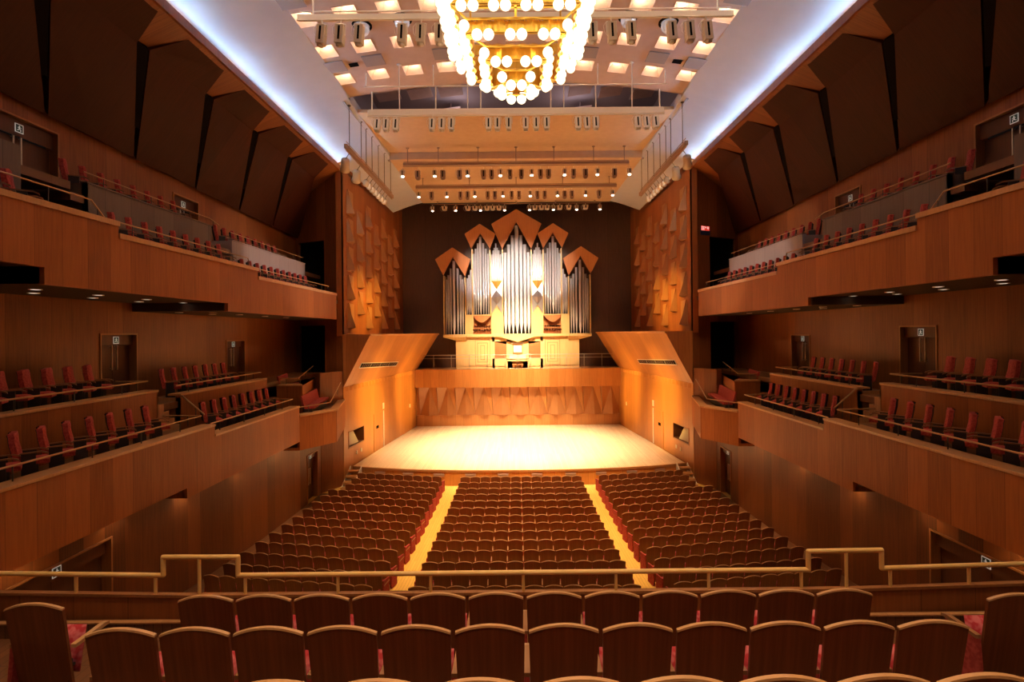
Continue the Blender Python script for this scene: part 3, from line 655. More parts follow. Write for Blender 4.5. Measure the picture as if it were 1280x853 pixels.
for s, side in SIDES:
    door(n, s, 15.25, 16.65, -1.80, .05, OX, f'dark double door with steel handles, nearer one on the {side} lower balcony', -.30)
    door(n+1, s, 21.85, 23.25, -2.12, -.26, OX, f'dark double door, farther one on the {side} lower balcony', -.55)
    door(n+2, s, 18.55, 19.95, 3.3, 5.23, OX, f'dark door recess with lit sign, farther one on the {side} upper balcony', 4.75)
    door(n+3, s, 11.95, 13.85, 3.6, 5.55, OX, f'dark door recess with lit sign, nearer one on the {side} upper balcony', 5.1)
    door(n+4, s, 9.85, 12.55, -7.5, -5.02, 10.2, f'dark stalls exit doors low on the {side} wall behind the rail', -5.4)
    door(n+5, s, 24.35, 25.55, -8.15, -5.88, 10.2, f'tall stalls door with steel bar beside the {side} stage steps', -6.15, sign=True)
    # stage wall door and fittings
    def X(y): return s*(12.38-.1077*y)
    e = empty(f'door_{n+6}', (X(33), 33, SZ), f'flush stage door with pale edge strip in the {side} stage wall', None, None, kind='structure')
    m = MB(); m.prism([(X(31.4)-s*.01, 31.4, SZ), (X(32.9)-s*.01, 32.9, SZ), (X(32.9)-s*.01, 32.9, -5.0), (X(31.4)-s*.01, 31.4, -5.0)], (-s*.02, 0, 0)); part(m, 'door_leaf', M['stage_wall'], e)
    m = MB(); m.box(X(33)-s*.02, X(33)-s*.06, 32.92, 33.02, SZ+.05, -5.0); part(m, 'edge_strip', M['plate'], e)
    m = MB(); m.box(X(33)-s*.005, X(33)-s*.05, 32.85, 33.12, -4.88, -4.5)
    tag(m.make('wall_plate', M['plate']), f'small white box above the {side} stage door', 'box')
    m = MB(); m.prism([(X(31.9)-s*.005, 31.75, -5.95), (X(32.1)-s*.005, 32.1, -5.95), (X(32.1)-s*.005, 32.1, -5.78), (X(31.9)-s*.005, 31.75, -5.78)], (-s*.05, 0, 0))
    tag(m.make('wall_socket', M['black']), f'small dark socket in the {side} stage wall', 'socket')
    m = MB(); m.box(X(38.4)-s*.0, X(38.4)-s*.05, 38.3, 38.5, -5.6, -5.35)
    tag(m.make('wall_plate', M['plate']), f'tiny plate near the back corner of the {side} stage wall', 'plate')
    for q, y in enumerate((28.9, 29.5)):
        m = MB(); m.box(X(y)+s*.02, X(y)-s*.03, y-.09, y+.09, -6.85, -6.65)
        tag(m.make('wall_outlet', M['plate']), f'pale wall outlet under the {side} booth window, {("nearer","farther")[q]} of two', 'outlet')
    # booth window
    e = empty(f'window_{1 if s<0 else 2}', (X(28.9), 28.9, -6.28), f'slanted booth window in the {side} stage wall', None, None, kind='structure')
    m = MB(); m.prism([(X(27.95)+s*.20, 27.95, -6.25), (X(29.4)+s*.10, 29.4, -6.25), (X(29.2)+s*.38, 29.2, -5.45), (X(27.95)+s*.46, 27.95, -5.45)], (s*.02, .02, 0)); part(m, 'pane', M['glass'], e)
    m = MB(); m.prism([(X(27.9), 27.9, -6.28), (X(29.9), 29.9, -6.28), (X(29.9)+s*.9, 29.9, -6.28), (X(27.9)+s*.9, 27.9, -6.28)], (0, 0, .03))
    m.prism([(X(27.9), 27.9, -5.42), (X(29.9), 29.9, -5.42), (X(29.9)+s*.9, 29.9, -5.42), (X(27.9)+s*.9, 27.9, -5.42)], (0, 0, .03))
    m.box(X(29.9), X(29.9)+s*.9, 29.88, 29.92, -6.28, -5.4); m.box(X(27.9), X(27.9)+s*.9, 27.88, 27.92, -6.28, -5.4)
    m.box(X(28.9)+s*.9, X(28.9)+s*.95, 27.9, 29.9, -6.28, -5.4); part(m, 'window_reveal', M['door'], e)
    m = MB()
    for za, zb_ in ((-6.33, -6.27), (-5.42, -5.37)): m.prism([(X(27.85)-s*.02, 27.85, za), (X(29.95)-s*.02, 29.95, za), (X(29.95)-s*.02, 29.95, zb_), (X(27.85)-s*.02, 27.85, zb_)], (s*.05, 0, 0))
    for yy in (27.87, 29.93): m.box(X(yy)-s*.02, X(yy)+s*.03, yy-.03, yy+.03, -6.33, -5.37)
    part(m, 'window_frame', M['frame'], e)
    # slot vent in leaning panel
    def LP(y, z):
        t = (z+2.85)/2.85; a = 12.38-.1077*y; b = 8.0-(y-27.5)*(1.75/12.9); return s*(a+(b-a)*t)
    m = MB(); m.cur = 0
    def vz(y): return -1.75-.30*(y-28.1)/6.3
    def vq(y0, y1, h): return [(y0, vz(y0)-h), (y1, vz(y1)-h), (y1, vz(y1)+h), (y0, vz(y0)+h)]
    m.prism([(LP(a, b)-s*.01, a, b) for a, b in vq(28.1, 34.4, .16)], (-s*.02, 0, 0)); m.cur = 1
    for k in range(4):
        y0 = 28.18+k*1.55; m.prism([(LP(a, b)-s*.032, a, b) for a, b in vq(y0, y0+1.48, .115)], (-s*.01, 0, 0))
    m.cur = 2
    for k in range(4):
        for j in range(5):
            y0 = 28.4+k*1.55+j*.27; m.prism([(LP(a, b)-s*.044, a, b) for a, b in vq(y0, y0+.05, .115)], (-s*.01, 0, 0))
    tag(m.make('slot_vent', [M['white'], M['black'], M['brownlamp']]), f'long slotted air vent in the {side} leaning panel', 'vent')
    # stage steps
    e = empty('stage_steps', (s*8.8, 26.8, -8.15), f'short wooden steps with pale sides at the {side} end of the stage', 'steps', 'steps up to the stage')
    for k in range(4):
        y = 27.55-k*.36; z = SZ-.02-k*.2
        m = MB(); m.box(s*8.70, s*9.25, y-.36, y, z-.05, z); m.box(s*8.70, s*9.25, y-.03, y, z-.2, z-.05); part(m, 'tread', M['trim'], e)
    for x in (8.66, 9.25):
        m = MB(); m.prism([(s*x, 27.85, SZ+.1), (s*x, 26.2, SZ-.72), (s*x, 26.2, -8.16), (s*x, 27.85, -8.16)], (s*.04, 0, 0)); part(m, 'stringer', M['plate'], e)
    n += 7
# red sign on right end wall
e = empty('wall_sign', (10.55, 27.85, 5.3), 'small sign, red lettered upper half and dark lower half, on the right end wall', 'sign')
def SG(t, z, o=0): return (9.5+3.1*t, 27.4+1.4*t-.02-o, z)
m = MB(); m.prism([SG(.17, 5.25), SG(.37, 5.25), SG(.37, 5.75), SG(.17, 5.75)], (0, -.05, 0)); part(m, 'lower_face', M['sign_blue'], e)
m = MB(); m.prism([SG(.18, 5.49, .05), SG(.36, 5.49, .05), SG(.36, 5.74, .05), SG(.18, 5.74, .05)], (0, -.02, 0)); part(m, 'upper_face', M['sign_red'], e)
m = MB()
for t0, t1, z0, z1 in ((.19, .195, 5.51, 5.72), (.205, .21, 5.51, 5.72), (.195, .205, 5.60, 5.62), (.195, .205, 5.69, 5.71), (.195, .205, 5.52, 5.54), (.22, .25, 5.68, 5.70), (.232, .238, 5.52, 5.70), (.22, .25, 5.60, 5.62), (.22, .25, 5.52, 5.54), (.26, .29, 5.66, 5.69), (.27, .276, 5.6, 5.66), (.31, .34, 5.68, 5.70), (.31, .34, 5.60, 5.62), (.31, .316, 5.6, 5.7), (.334, .34, 5.60, 5.7), (.32, .33, 5.56, 5.6)):
    m.prism([SG(t0, z0, .07), SG(t1, z0, .07), SG(t1, z1, .07), SG(t0, z1, .07)], (0, -.01, 0))
part(m, 'lettering', M['sign_pale'], e)
# stage-front vents
for k, x in enumerate((-7.6, -6.0, -4.3, -2.6, -.85, .95, 2.75, 4.4, 6.1, 7.7)):
    y = edge(x)-.055; m = MB(); m.box(x-.28, x+.28, y-.03, y+.05, SZ-.34, SZ-.18)
    for q in range(4): m.box(x-.26, x+.26, y-.045, y-.03, SZ-.33+q*.035, SZ-.315+q*.035)
    tag(m.make('stage_vent', M['brownlamp']), f'dark grille in the stage front, {ORD[k+1]} from the left', 'vent', 'grilles in the stage front')
# gallery railing
for s, side in SIDES:
    e = empty('gallery_rail', (s*6.5, 39.6, -2.83), f'thin steel railing on the {side} half of the organ gallery', 'railing', 'organ gallery railings')
    P = [(x*s, GY-.30*(1-(x/8.1)**2)+.02) for x in (8.0, 6.6, 5.2, 3.8, 2.4, 1.0, .05)]
    for z, nm in ((-1.72, 'top_rail'), (-1.98, 'mid_rail'), (-2.80, 'bottom_rail')):
        m = MB(); m.path([(x, y, z) for x, y in P], .025 if z > -1.8 else .016, 6); part(m, nm, M['metal'], e)
    for x, y in P: m = MB(); m.tube((x, y, -2.85), (x, y, -1.72), .018, 6); part(m, 'post', M['metal'], e)

# ------------------------------------------------------------------ organ
OYF = 40.6; K = .0642
org = empty('pipe_organ', (.0, 41.2, -2.85), 'large pipe organ with five towers of silver pipes under pentagonal wooden canopies', 'pipe organ')
def PX(px): return (px-646.7)*K
def PZ(py): return (416-py)*K
def orient(px, py): return (PX(px), PZ(py+(px-646)*.0099))
def opart(m, name, mt): return part(m, name, mt, org)
def pipe(px, ptop, pmouth, pbot, wpx, dy, towery=0):
    x = PX(px); r = wpx*K/2; zt, zm, zb = PZ(ptop), PZ(pmouth), PZ(pbot); y = OYF-dy
    m = MB(); m.cur = 0
    m.lathe([(r*.16, zb), (r*.95, zm-.10), (r, zm), (r, zt), (r*.9, zt), (r*.9, zt-.1)], (x, y, 0), 12)
    m.cur = 1; m.box(x-r*.6, x+r*.6, y-r-.015, y-r*.75, zm-.03, zm+.05); m.prism([(x-r*.55, y-r-.01, zm+.06), (x+r*.55, y-r-.01, zm+.06), (x, y-r*1.02, zm+.32)], (0, .05, 0))
    opart(m, 'organ_pipe', [M['pipe'], M['pipe_mouth']])
for mir in (1, -1):
    def q(px): return 646.7+(px-646.7)*mir
    # outer tower
    for k, (px, t) in enumerate(((558.5, 349), (561.3, 343.5), (564.4, 335.5), (568.6, 326.5), (572.9, 335.5), (576.2, 343.5), (579, 349))):
        d = [.0, .1, .22, .4, .22, .1, 0][k]; mo = [388, 394, 401, 408, 401, 396, 388][k]
        pipe(q(px), t, mo, 418, 2.7 if k != 3 else 3.3, d)
    for px, t in ((584.6, 347.5), (586.7, 343.5), (589.0, 337)): pipe(q(px), t, 379+(px-584)*.9, 393, 2.0, .0)
    for k, (px, t) in enumerate(((593.0, 317), (595.6, 311), (598.5, 304.5), (601.8, 297), (605.2, 304.5), (608.1, 311), (611, 317))):
        d = [0, .1, .22, .38, .22, .1, 0][k]; mo = [368, 372, 375, 381, 375, 372, 368][k]
        pipe(q(px), t, mo, 393, 2.5 if k != 3 else 3.1, d)
    for k, (px, t) in enumerate(((615.5, 318), (617.2, 313), (618.9, 310), (620.8, 304.7), (622.6, 310), (624.4, 313), (626.4, 318))):
        pipe(q(px), t, 342+[0, 1, 2, 4, 2, 1, 0][k], 352, 1.7, [0, .04, .1, .2, .1, .04, 0][k])
for k, (px, t) in enumerate(((632.2, 316), (636.8, 306.5), (641.6, 295.5), (646.7, 284), (651.8, 295.5), (656.6, 306.5), (661.2, 316))):
    pipe(px, t, 404, 417.5, 4.2 if k != 3 else 4.9, [0, .18, .36, .55, .36, .18, 0][k])
# wooden verticals between towers and the case body
def ob(px0, px1, py0, py1, y0, y1, name, mt, bevel=0):
    m = MB(); m.box(PX(px0), PX(px1), y0, y1, PZ(py0), PZ(py1)); return part(m, name, mt, org, bevel)
YB = 41.7
for px in (555.3, 582.2, 591.0, 613.6, 628.7):
    for q_ in (px, 1293.4-px):
        top = {555.3: 344, 582.2: 346, 591.0: 311, 613.6: 312, 628.7: 312}[px]; bot = 420 if px in (555.3, 582.2, 628.7) else 393
        ob(q_-.75, q_+.75, top, bot, OYF-.05, YB, 'case_upright', M['maple'])
for a, b, t in ((555.3, 582.2, 350), (591, 613.6, 318), (628.7, 664.7, 316)):
    for mir in (0, 1):
        if mir and a == 628.7: continue
        A_, B_ = (a, b) if not mir else (1293.4-b, 1293.4-a)
        ob(A_, B_, t, 419, OYF+.5, OYF+.55, 'backing_board', M['dark'])
ob(582.2, 591, 350, 393, OYF+.4, OYF+.45, 'backing_board', M['dark']); ob(702.4, 711.2, 350, 393, OYF+.4, OYF+.45, 'backing_board', M['dark'])
# canopies
def canopy(pts, py_notch, name='canopy'):
    P = [(PX(a), PZ(b)) for a, b in pts]
    ap, lf, lb, rb, rt = P; nx_ = ap[0]; nz = PZ(py_notch)
    y = OYF-.75
    ctr = (nx_, y-.35, nz+.25)
    outer = [(ap[0], y-.18, ap[1]), (lf[0], y+.05, lf[1]), (lb[0], y+.35, lb[1]), (nx_, y+.0, nz), (rb[0], y+.35, rb[1]), (rt[0], y+.05, rt[1])]
    m = MB(); m.poly([outer[0], outer[1], outer[2], outer[3]]); m.poly([outer[0], outer[3], outer[4], outer[5]])
    bk = [(a, b+.30, c) for a, b, c in outer]; n_ = 6
    for i in range(n_): m.poly([outer[i], outer[(i+1) % n_], bk[(i+1) % n_], bk[i]])
    m.poly([bk[0], bk[1], bk[2], bk[3]]); m.poly([bk[0], bk[3], bk[4], bk[5]])
    opart(m, name, M['cherry'])
def mirp(P): return [(1293.4-P[0][0], P[0][1]), (1293.4-P[4][0], P[4][1]), (1293.4-P[3][0], P[3][1]), (1293.4-P[2][0], P[2][1]), (1293.4-P[1][0], P[1][1])]
c1 = [(568, 311), (546.2, 325), (555.2, 343.5), (582.4, 345.5), (589.6, 325)]
c2 = [(601.8, 282.5), (582.8, 294), (590.2, 311), (613.8, 311.5), (620.5, 294)]
c3 = [(646.7, 265), (616, 282), (628.6, 312), (664.8, 312), (677.4, 282)]
canopy(c1, 322); canopy(mirp(c1), 322); canopy(c2, 293); canopy(mirp(c2), 293); canopy(c3, 280)
# case: mid belt, base ledges
ob(555, 583, 417.5, 421, OYF-.55, YB, 'tower_base', M['maple'], .02); ob(710.4, 738.4, 417.5, 421, OYF-.55, YB, 'tower_base', M['maple'], .02)
ob(583, 710.4, 417.5, 421, OYF-.35, YB, 'case_ledge', M['maple'], .02)
for a in (0, 1):
    f = (lambda x: x) if not a else (lambda x: 1293.4-x)
    m = MB(); m.prism([(PX(f(555)), OYF-.5, PZ(421)), (PX(f(583)), OYF-.5, PZ(421)), (PX(f(583)), OYF-.1, PZ(426)), (PX(f(569)), OYF-.1, PZ(425))], (0, .9, 0)); opart(m, 'tower_corbel', M['maple'])
    m = MB(); m.prism([(PX(f(x)), OYF, PZ(y)) for x, y in ((569.5, 424), (583, 421), (591, 421), (591, 461), (569.5, 461))], (0, 1.1, 0)); opart(m, 'case_wing', M['maple'])
    # belt around the horns
    m = MB()
    for x0, x1, y0, y1 in ((582.2, 592, 393, 417.5), (614, 628.7, 393, 417.5), (592, 614, 393, 394.5)):
        X0, X1 = sorted((PX(f(x0)), PX(f(x1)))); m.box(X0, X1, OYF, OYF+.3, PZ(y1), PZ(y0))
    opart(m, 'case_belt', M['maple'])
    X0, X1 = sorted((PX(f(592)), PX(f(614)))); m = MB(); m.box(X0, X1, OYF+.3, OYF+.35, PZ(417.5), PZ(393)); opart(m, 'horn_recess', M['cherry'])
    xc = (X0+X1)/2
    m = MB(); sg = 1 if not a else -1
    crv = [(xc-.72*sg+1.44*sg*t, PZ(394.5+8.5*math.sin(math.pi*min(1, t*1.05))**.8)) for t in [i/8 for i in range(9)]]
    m.prism([(x, OYF-.30, z) for x, z in crv], (0, .5, 0)); opart(m, 'horn_canopy', M['cherry'])
    for k in range(7):
        for r_ in range(2):
            x = xc+(k-3)*.17*(1+.15*r_); z = PZ(408+4.5*r_)
            m = MB(); m.lathe([(.03, 0), (.035, .45), (.075, .62), (.09, .66)], (0, 0, 0), 8)
            m.z = 0
            m.v = [(v[0]+(k-3)*.03*(v[2]-CZ), v[1], v[2]-CZ) for v in m.v]
            m.v = [(x+v[0], OYF+.35-v[2], CZ+z+v[1]) for v in m.v]
            opart(m, 'horn_pipe', M['copper'])
    # gold wedge and pewter diamonds
    m = MB(); y = OYF-.02
    a1, b1 = PX(f(614.5)), PX(f(628)); cxx = (a1+b1)/2
    m.poly([(a1, y, PZ(351)), (b1, y, PZ(351)), (cxx, y-.35, PZ(352))]); m.poly([(a1, y, PZ(351)), (cxx, y-.35, PZ(352)), (cxx, y, PZ(362))]); m.poly([(b1, y, PZ(351)), (cxx, y, PZ(362)), (cxx, y-.35, PZ(352))])
    opart(m, 'gold_wedge', M['goldleaf'])
    m = MB(); m.box(min(a1, b1), max(a1, b1), y+.06, y+.12, PZ(393), PZ(345)); opart(m, 'panel_board', M['maple'])
    m = MB()
    def dia(z0, z1, out):
        zc = (z0+z1)/2; p = [(cxx, y, z0), (b1, y, zc), (cxx, y, z1), (a1, y, zc)]; t = (cxx, y-out, zc)
        for i in range(4): m.poly([p[i], p[(i+1) % 4], t])
    dia(PZ(381), PZ(362), .25); 
    m.poly([(a1, y, PZ(353)), (cxx, y, PZ(362)), (a1, y, PZ(371.5))]); m.poly([(b1, y, PZ(353)), (b1, y, PZ(371.5)), (cxx, y, PZ(362))])
    m.poly([(a1, y, PZ(371.5)), (cxx, y-.1, PZ(381)), (a1, y, PZ(392))]); m.poly([(b1, y, PZ(371.5)), (b1, y, PZ(392)), (cxx, y-.1, PZ(381))])
    opart(m, 'diamond_plates', M['pewter'])
    # lower body panels
    X0, X1 = sorted((PX(f(591)), PX(f(615)))); m = MB(); m.box(X0, X1, OYF-.02, OYF+.3, PZ(461), PZ(421)); opart(m, 'lower_case', M['maple'])
    for q_, (dx, dz) in enumerate(((.60, 1.02), (.42, .78), (.17, .58))):
        m = MB(); zc = PZ(440.5)
        for (xa, xb_, za, zb_) in ((xc-dx, xc+dx, zc+dz-.03, zc+dz), (xc-dx, xc+dx, zc-dz, zc-dz+.03), (xc-dx, xc-dx+.03, zc-dz, zc+dz), (xc+dx-.03, xc+dx, zc-dz, zc+dz)):
            m.box(xa, xb_, OYF-.045, OYF-.018, za, zb_)
        opart(m, 'inlay_frame', M['frame'])
    X0, X1 = sorted((PX(f(615)), PX(f(640)))); m = MB(); m.box(X0, X1, OYF-.02, OYF+.3, PZ(427), PZ(421)); m.box(X0, X1, OYF-.02, OYF+.3, PZ(461), PZ(448.5)); m.box(PX(f(633)), PX(f(640)), OYF-.02, OYF+.3, PZ(461), PZ(421)); m.box(PX(f(615)), PX(f(618)), OYF-.02, OYF+.3, PZ(461), PZ(421)); opart(m, 'lower_case', M['maple'])
    m = MB(); m.prism([(PX(f(618)), OYF+.02, PZ(427.5)), (PX(f(633)), OYF+.02, PZ(430.5)), (PX(f(633)), OYF+.02, PZ(448)), (PX(f(618)), OYF+.02, PZ(448))], (0, .05, 0)); opart(m, 'stop_jamb', M['cherry'])
    m = MB()
    for r_ in range(6):
        for c_ in range(6):
            m.tube((PX(f(619.8+c_*2.3)), OYF+.02, PZ(433+r_*2.5)), (PX(f(619.8+c_*2.3)), OYF-.04, PZ(433+r_*2.5)), .035, 6)
    o = opart(m, 'stop_knobs', M['copper']); o['kind'] = 'stuff'
m = MB(); m.prism([(PX(646.7+a), OYF-.50, PZ(b)) for a, b in ((-22, 421), (0, 427.5), (22, 421))], (0, .9, 0)); opart(m, 'tower_corbel', M['maple'])
m = MB(); m.box(PX(640), PX(653.4), OYF+.0, OYF+.4, PZ(461), PZ(421)); opart(m, 'lower_case', M['maple'])
m = MB(); m.box(PX(633), PX(660.4), OYF-.75, OYF-.05, PZ(451), PZ(449.5)); m.box(PX(633), PX(634.2), OYF-.75, OYF, PZ(461), PZ(450)); m.box(PX(659.2), PX(660.4), OYF-.75, OYF, PZ(461), PZ(450)); opart(m, 'console_desk', M['maple'])
for k in range(4):
    m = MB(); m.box(PX(636.5), PX(657), OYF-.70+.17*k, OYF-.55+.17*k, PZ(449.3-1.3*k), PZ(448.4-1.3*k)); opart(m, 'keyboard', M['plate'])
m = MB(); m.box(PX(640.5), PX(653), OYF-.12, OYF-.02, PZ(442), PZ(430)); m.cur = 1; m.box(PX(639), PX(654.5), OYF-.14, OYF-.02, PZ(430), PZ(428.5)); m.box(PX(641.5), PX(652), OYF-.135, OYF-.115, PZ(440.5), PZ(432)); opart(m, 'music_stand', [M['cherry'], M['plate']])
m = MB(); m.box(PX(640), PX(653.5), OYF-1.0, OYF-.72, PZ(455.5), PZ(454.3)); m.box(PX(641), PX(642), OYF-.95, OYF-.8, PZ(460.3), PZ(455.5)); m.box(PX(651.5), PX(652.5), OYF-.95, OYF-.8, PZ(460.3), PZ(455.5))
tag(m.make('organ_bench', M['cherry']), 'low brown organist bench in front of the organ console', 'bench')

# ------------------------------------------------------------------ lighting bars and lamps
def hung_lamp(L, W, mt, lit, name, yaw=0):
    e = empty(name, (0, 0, 0), rz=yaw, world=False)
    m = MB(False); m.cur = 0; m.box(-W/2, W/2, -W/2, W/2, -L, -.06); m.cur = 1; m.box(-W*.13, W*.13, -W/2-.006, -W/2, -L*.85, -L*.18)
    hs = m.make('lamp_housing', [mt, M['black']], e, .012)
    m = MB(False); m.cur = 0; m.tube((-W*.62, 0, -L*.55), (-W*.62, 0, .0), .012, 5); m.tube((W*.62, 0, -L*.55), (W*.62, 0, .0), .012, 5); m.tube((-W*.62, 0, 0), (W*.62, 0, 0), .012, 5); m.tube((0, 0, 0), (0, 0, .12), .02, 5)
    m.path([(-W*.62, 0, 0), (-W*1.0, 0, -.12), (-W*.9, 0, -.3), (-W*.5, 0, -.42)], .007, 4)
    m.make('yoke', M['white'], e)
    m = MB(False); m.lathe([(W*.30, -L-.001), (W*.42, -L-.05), (.001, -L-.075)], (0, 0, 0), 10); m.make('lamp_lens', M['lamp_on'] if lit else mt, hs)
    reg(e)
    return e
def place(proto, used, loc, label, group, rz=0, tilt=0):
    e = proto if not used else copy_tree(proto)
    e.location = (loc[0], loc[1], loc[2]+CZ); e.rotation_euler = (0, tilt, rz)
    tag(e, label, 'stage lamp', group); return e
def truss(y, z, x0, x1, label, bars, hangers, ztop, mt='white', verts=None, r=.03):
    e = empty('lighting_bar', (0, y, z), label, 'lighting bar', 'lighting bars under the ceiling')
    for dz, dy, rr in bars:
        m = MB()
        if rr > .05: m.box(x0, x1, y+dy-.06, y+dy+.06, z+dz-rr, z+dz+rr)
        else: m.tube((x0, y+dy, z+dz), (x1, y+dy, z+dz), rr, 8)
        part(m, 'bar', M[mt], e)
    for x in hangers:
        m = MB(); zt = ztop(x) if callable(ztop) else ztop
        m.tube((x, y, z), (x, y, zt), r*.8, 6); m.lathe([(.001, 0), (.09, 0), (.09, -.03), (.001, -.03)], (x, y, zt), 8)
        part(m, 'hanger', M[mt], e)
    return e
truss(15.0, 9.4, -6.45, 6.45, 'nearest white lighting bar, crossing behind the chandelier', [(0, 0, .075), (.28, .15, .02), (-.12, -.1, .018)], (-6.0, -2.2, 2.2, 6.0), arch)
pr = hung_lamp(.60, .24, M['cream'], False, 'hanging_lamp'); u = 0
for k, px in enumerate((405, 428, 452, 505, 528, 551, 740, 764, 788, 838, 860, 882)):
    x = (px-645)*15/632; place(pr, u, (x, 15.0-.1, 9.15), f'long cream lamp with black slot on the nearest lighting bar, {ORD[k+1]} from the left', 'long lamps on the nearest lighting bar', 0, R(-x*.9)); u = 1
truss(20.0, 8.73, -5.85, 5.85, 'second lighting bar, white double frame below the chandelier tip', [(0, 0, .10), (-.17, -.1, .02), (.18, .1, .025)], (-4.6, -1.9, 1.9, 4.6), arch, 'white')
m = MB(); e = empty('lighting_bar', (0, 20.3, 9.95), 'thin white upper frame bar above the second lighting bar', 'lighting bar', 'lighting bars under the ceiling')
m.tube((-6.1, 20.3, 9.93), (6.1, 20.3, 9.93), .025, 6); part(m, 'bar', M['white'], e)
for x in (-5.75, -3.2, -1.4, 1.4, 3.2, 5.75):
    m = MB(); m.tube((x, 20.2, 8.9), (x, 20.25, 9.93 if abs(x) < 5 else 9.7), .03, 6); part(m, 'upright', M['white'], e)
for x in (-6.0, -3.3, 3.3, 6.0):
    m = MB(); m.tube((x, 20.3, 9.93), (x, 20.3, arch(x)), .025, 6); part(m, 'hanger', M['white'], e)
pr = hung_lamp(.50, .22, M['white'], False, 'hanging_lamp'); u = 0
for k, px in enumerate((473, 484, 496, 541, 553, 565, 611, 622, 636, 657, 670, 683, 722, 733, 744, 796, 807, 818)):
    x = (px-645)*20/632; place(pr, u, (x, 19.95, 8.52), f'white lamp on the second lighting bar, {ORD[k+1] if k < 15 else ("sixteenth", "seventeenth", "eighteenth")[k-15]} from the left', 'white lamps on the second lighting bar', 0, R(-x*.9)); u = 1
cc = (-5, -2, 0, 2, 5)
truss(28.0, 9.38, -6.25, 6.25, 'third lighting bar, brown, across the stage front', [(0, 0, .07), (.16, .1, .02), (-.16, -.1, .018)], (-6, -4.3, -2.1, 0, 2.1, 4.3, 6), 10.28, 'brownlamp')
prd = hung_lamp(.50, .24, M['brownlamp'], False, 'hanging_lamp'); prl = hung_lamp(.34, .20, M['cream'], True, 'hanging_lamp'); u = [0, 0]
L3 = [(505, 1), (524, 0), (545, 1), (555, 0), (576, 0), (586, 1), (606, 0), (616, 0), (627, 1), (639, 0), (653, 0), (666, 1), (677, 0), (687, 0), (707, 1), (718, 0), (733, 0), (748, 1), (769, 0), (788, 1)]
nu = ['zero']+ORD[1:]+['sixteenth', 'seventeenth', 'eighteenth', 'nineteenth', 'twentieth', 'twenty-first', 'twenty-second']
for k, (px, lit) in enumerate(L3):
    x = (px-646.5)*28/632; place(prl if lit else prd, u[lit], (x, 27.95, 9.05), f'{"lit" if lit else "unlit brown"} lamp on the third lighting bar, {nu[k+1]} from the left', 'lamps on the third lighting bar'); u[lit] = 1
truss(32.5, 9.42, -6.45, 6.45, 'fourth lighting bar, brown, over the middle of the stage', [(0, 0, .07), (.16, .1, .02), (-.14, -.1, .018)], (-6, -3, 0, 3, 6), 10.0, 'brownlamp')
L4 = [(525, 1), (541, 0), (560, 1), (577, 0), (586, 0), (595, 1), (611, 0), (620, 0), (630, 1), (641, 0), (650, 0), (664, 1), (673, 0), (682, 0), (698, 1), (707, 0), (716, 0), (733, 1), (750, 0), (767, 1)]
for k, (px, lit) in enumerate(L4):
    x = (px-646.5)*32.5/632; place(prl if lit else prd, 1, (x, 32.45, 9.12), f'{"lit" if lit else "unlit brown"} lamp on the fourth lighting bar, {nu[k+1]} from the left', 'lamps on the fourth lighting bar')
truss(38.6, 9.85, -6.5, 6.5, 'fifth lighting bar under the ceiling edge nearest the organ', [(0, 0, .03)], (-6, -3, 0, 3, 6), 10.05, 'brownlamp')
prw = hung_lamp(.30, .34, M['white'], False, 'hanging_lamp'); u5 = 0
L5 = [(542, 1), (557, 0), (571, 1), (586, 0), (595, 0), (602, 1), (610, 0), (617, 0), (625, 0), (632, 1), (663, 1), (670, 0), (678, 0), (685, 0), (693, 1), (701, 0), (712, 0), (722, 1), (733, 0), (751, 1)]
for k, (px, lit) in enumerate(L5):
    x = (px-646.5)*38.6/632; place(prl if lit else prw, 1 if lit else u5, (x, 38.55, 9.70), f'{"lit" if lit else "unlit white"} lamp under the ceiling edge, {nu[k+1]} from the left', 'lamps under the ceiling edge')
    if not lit: u5 = 1
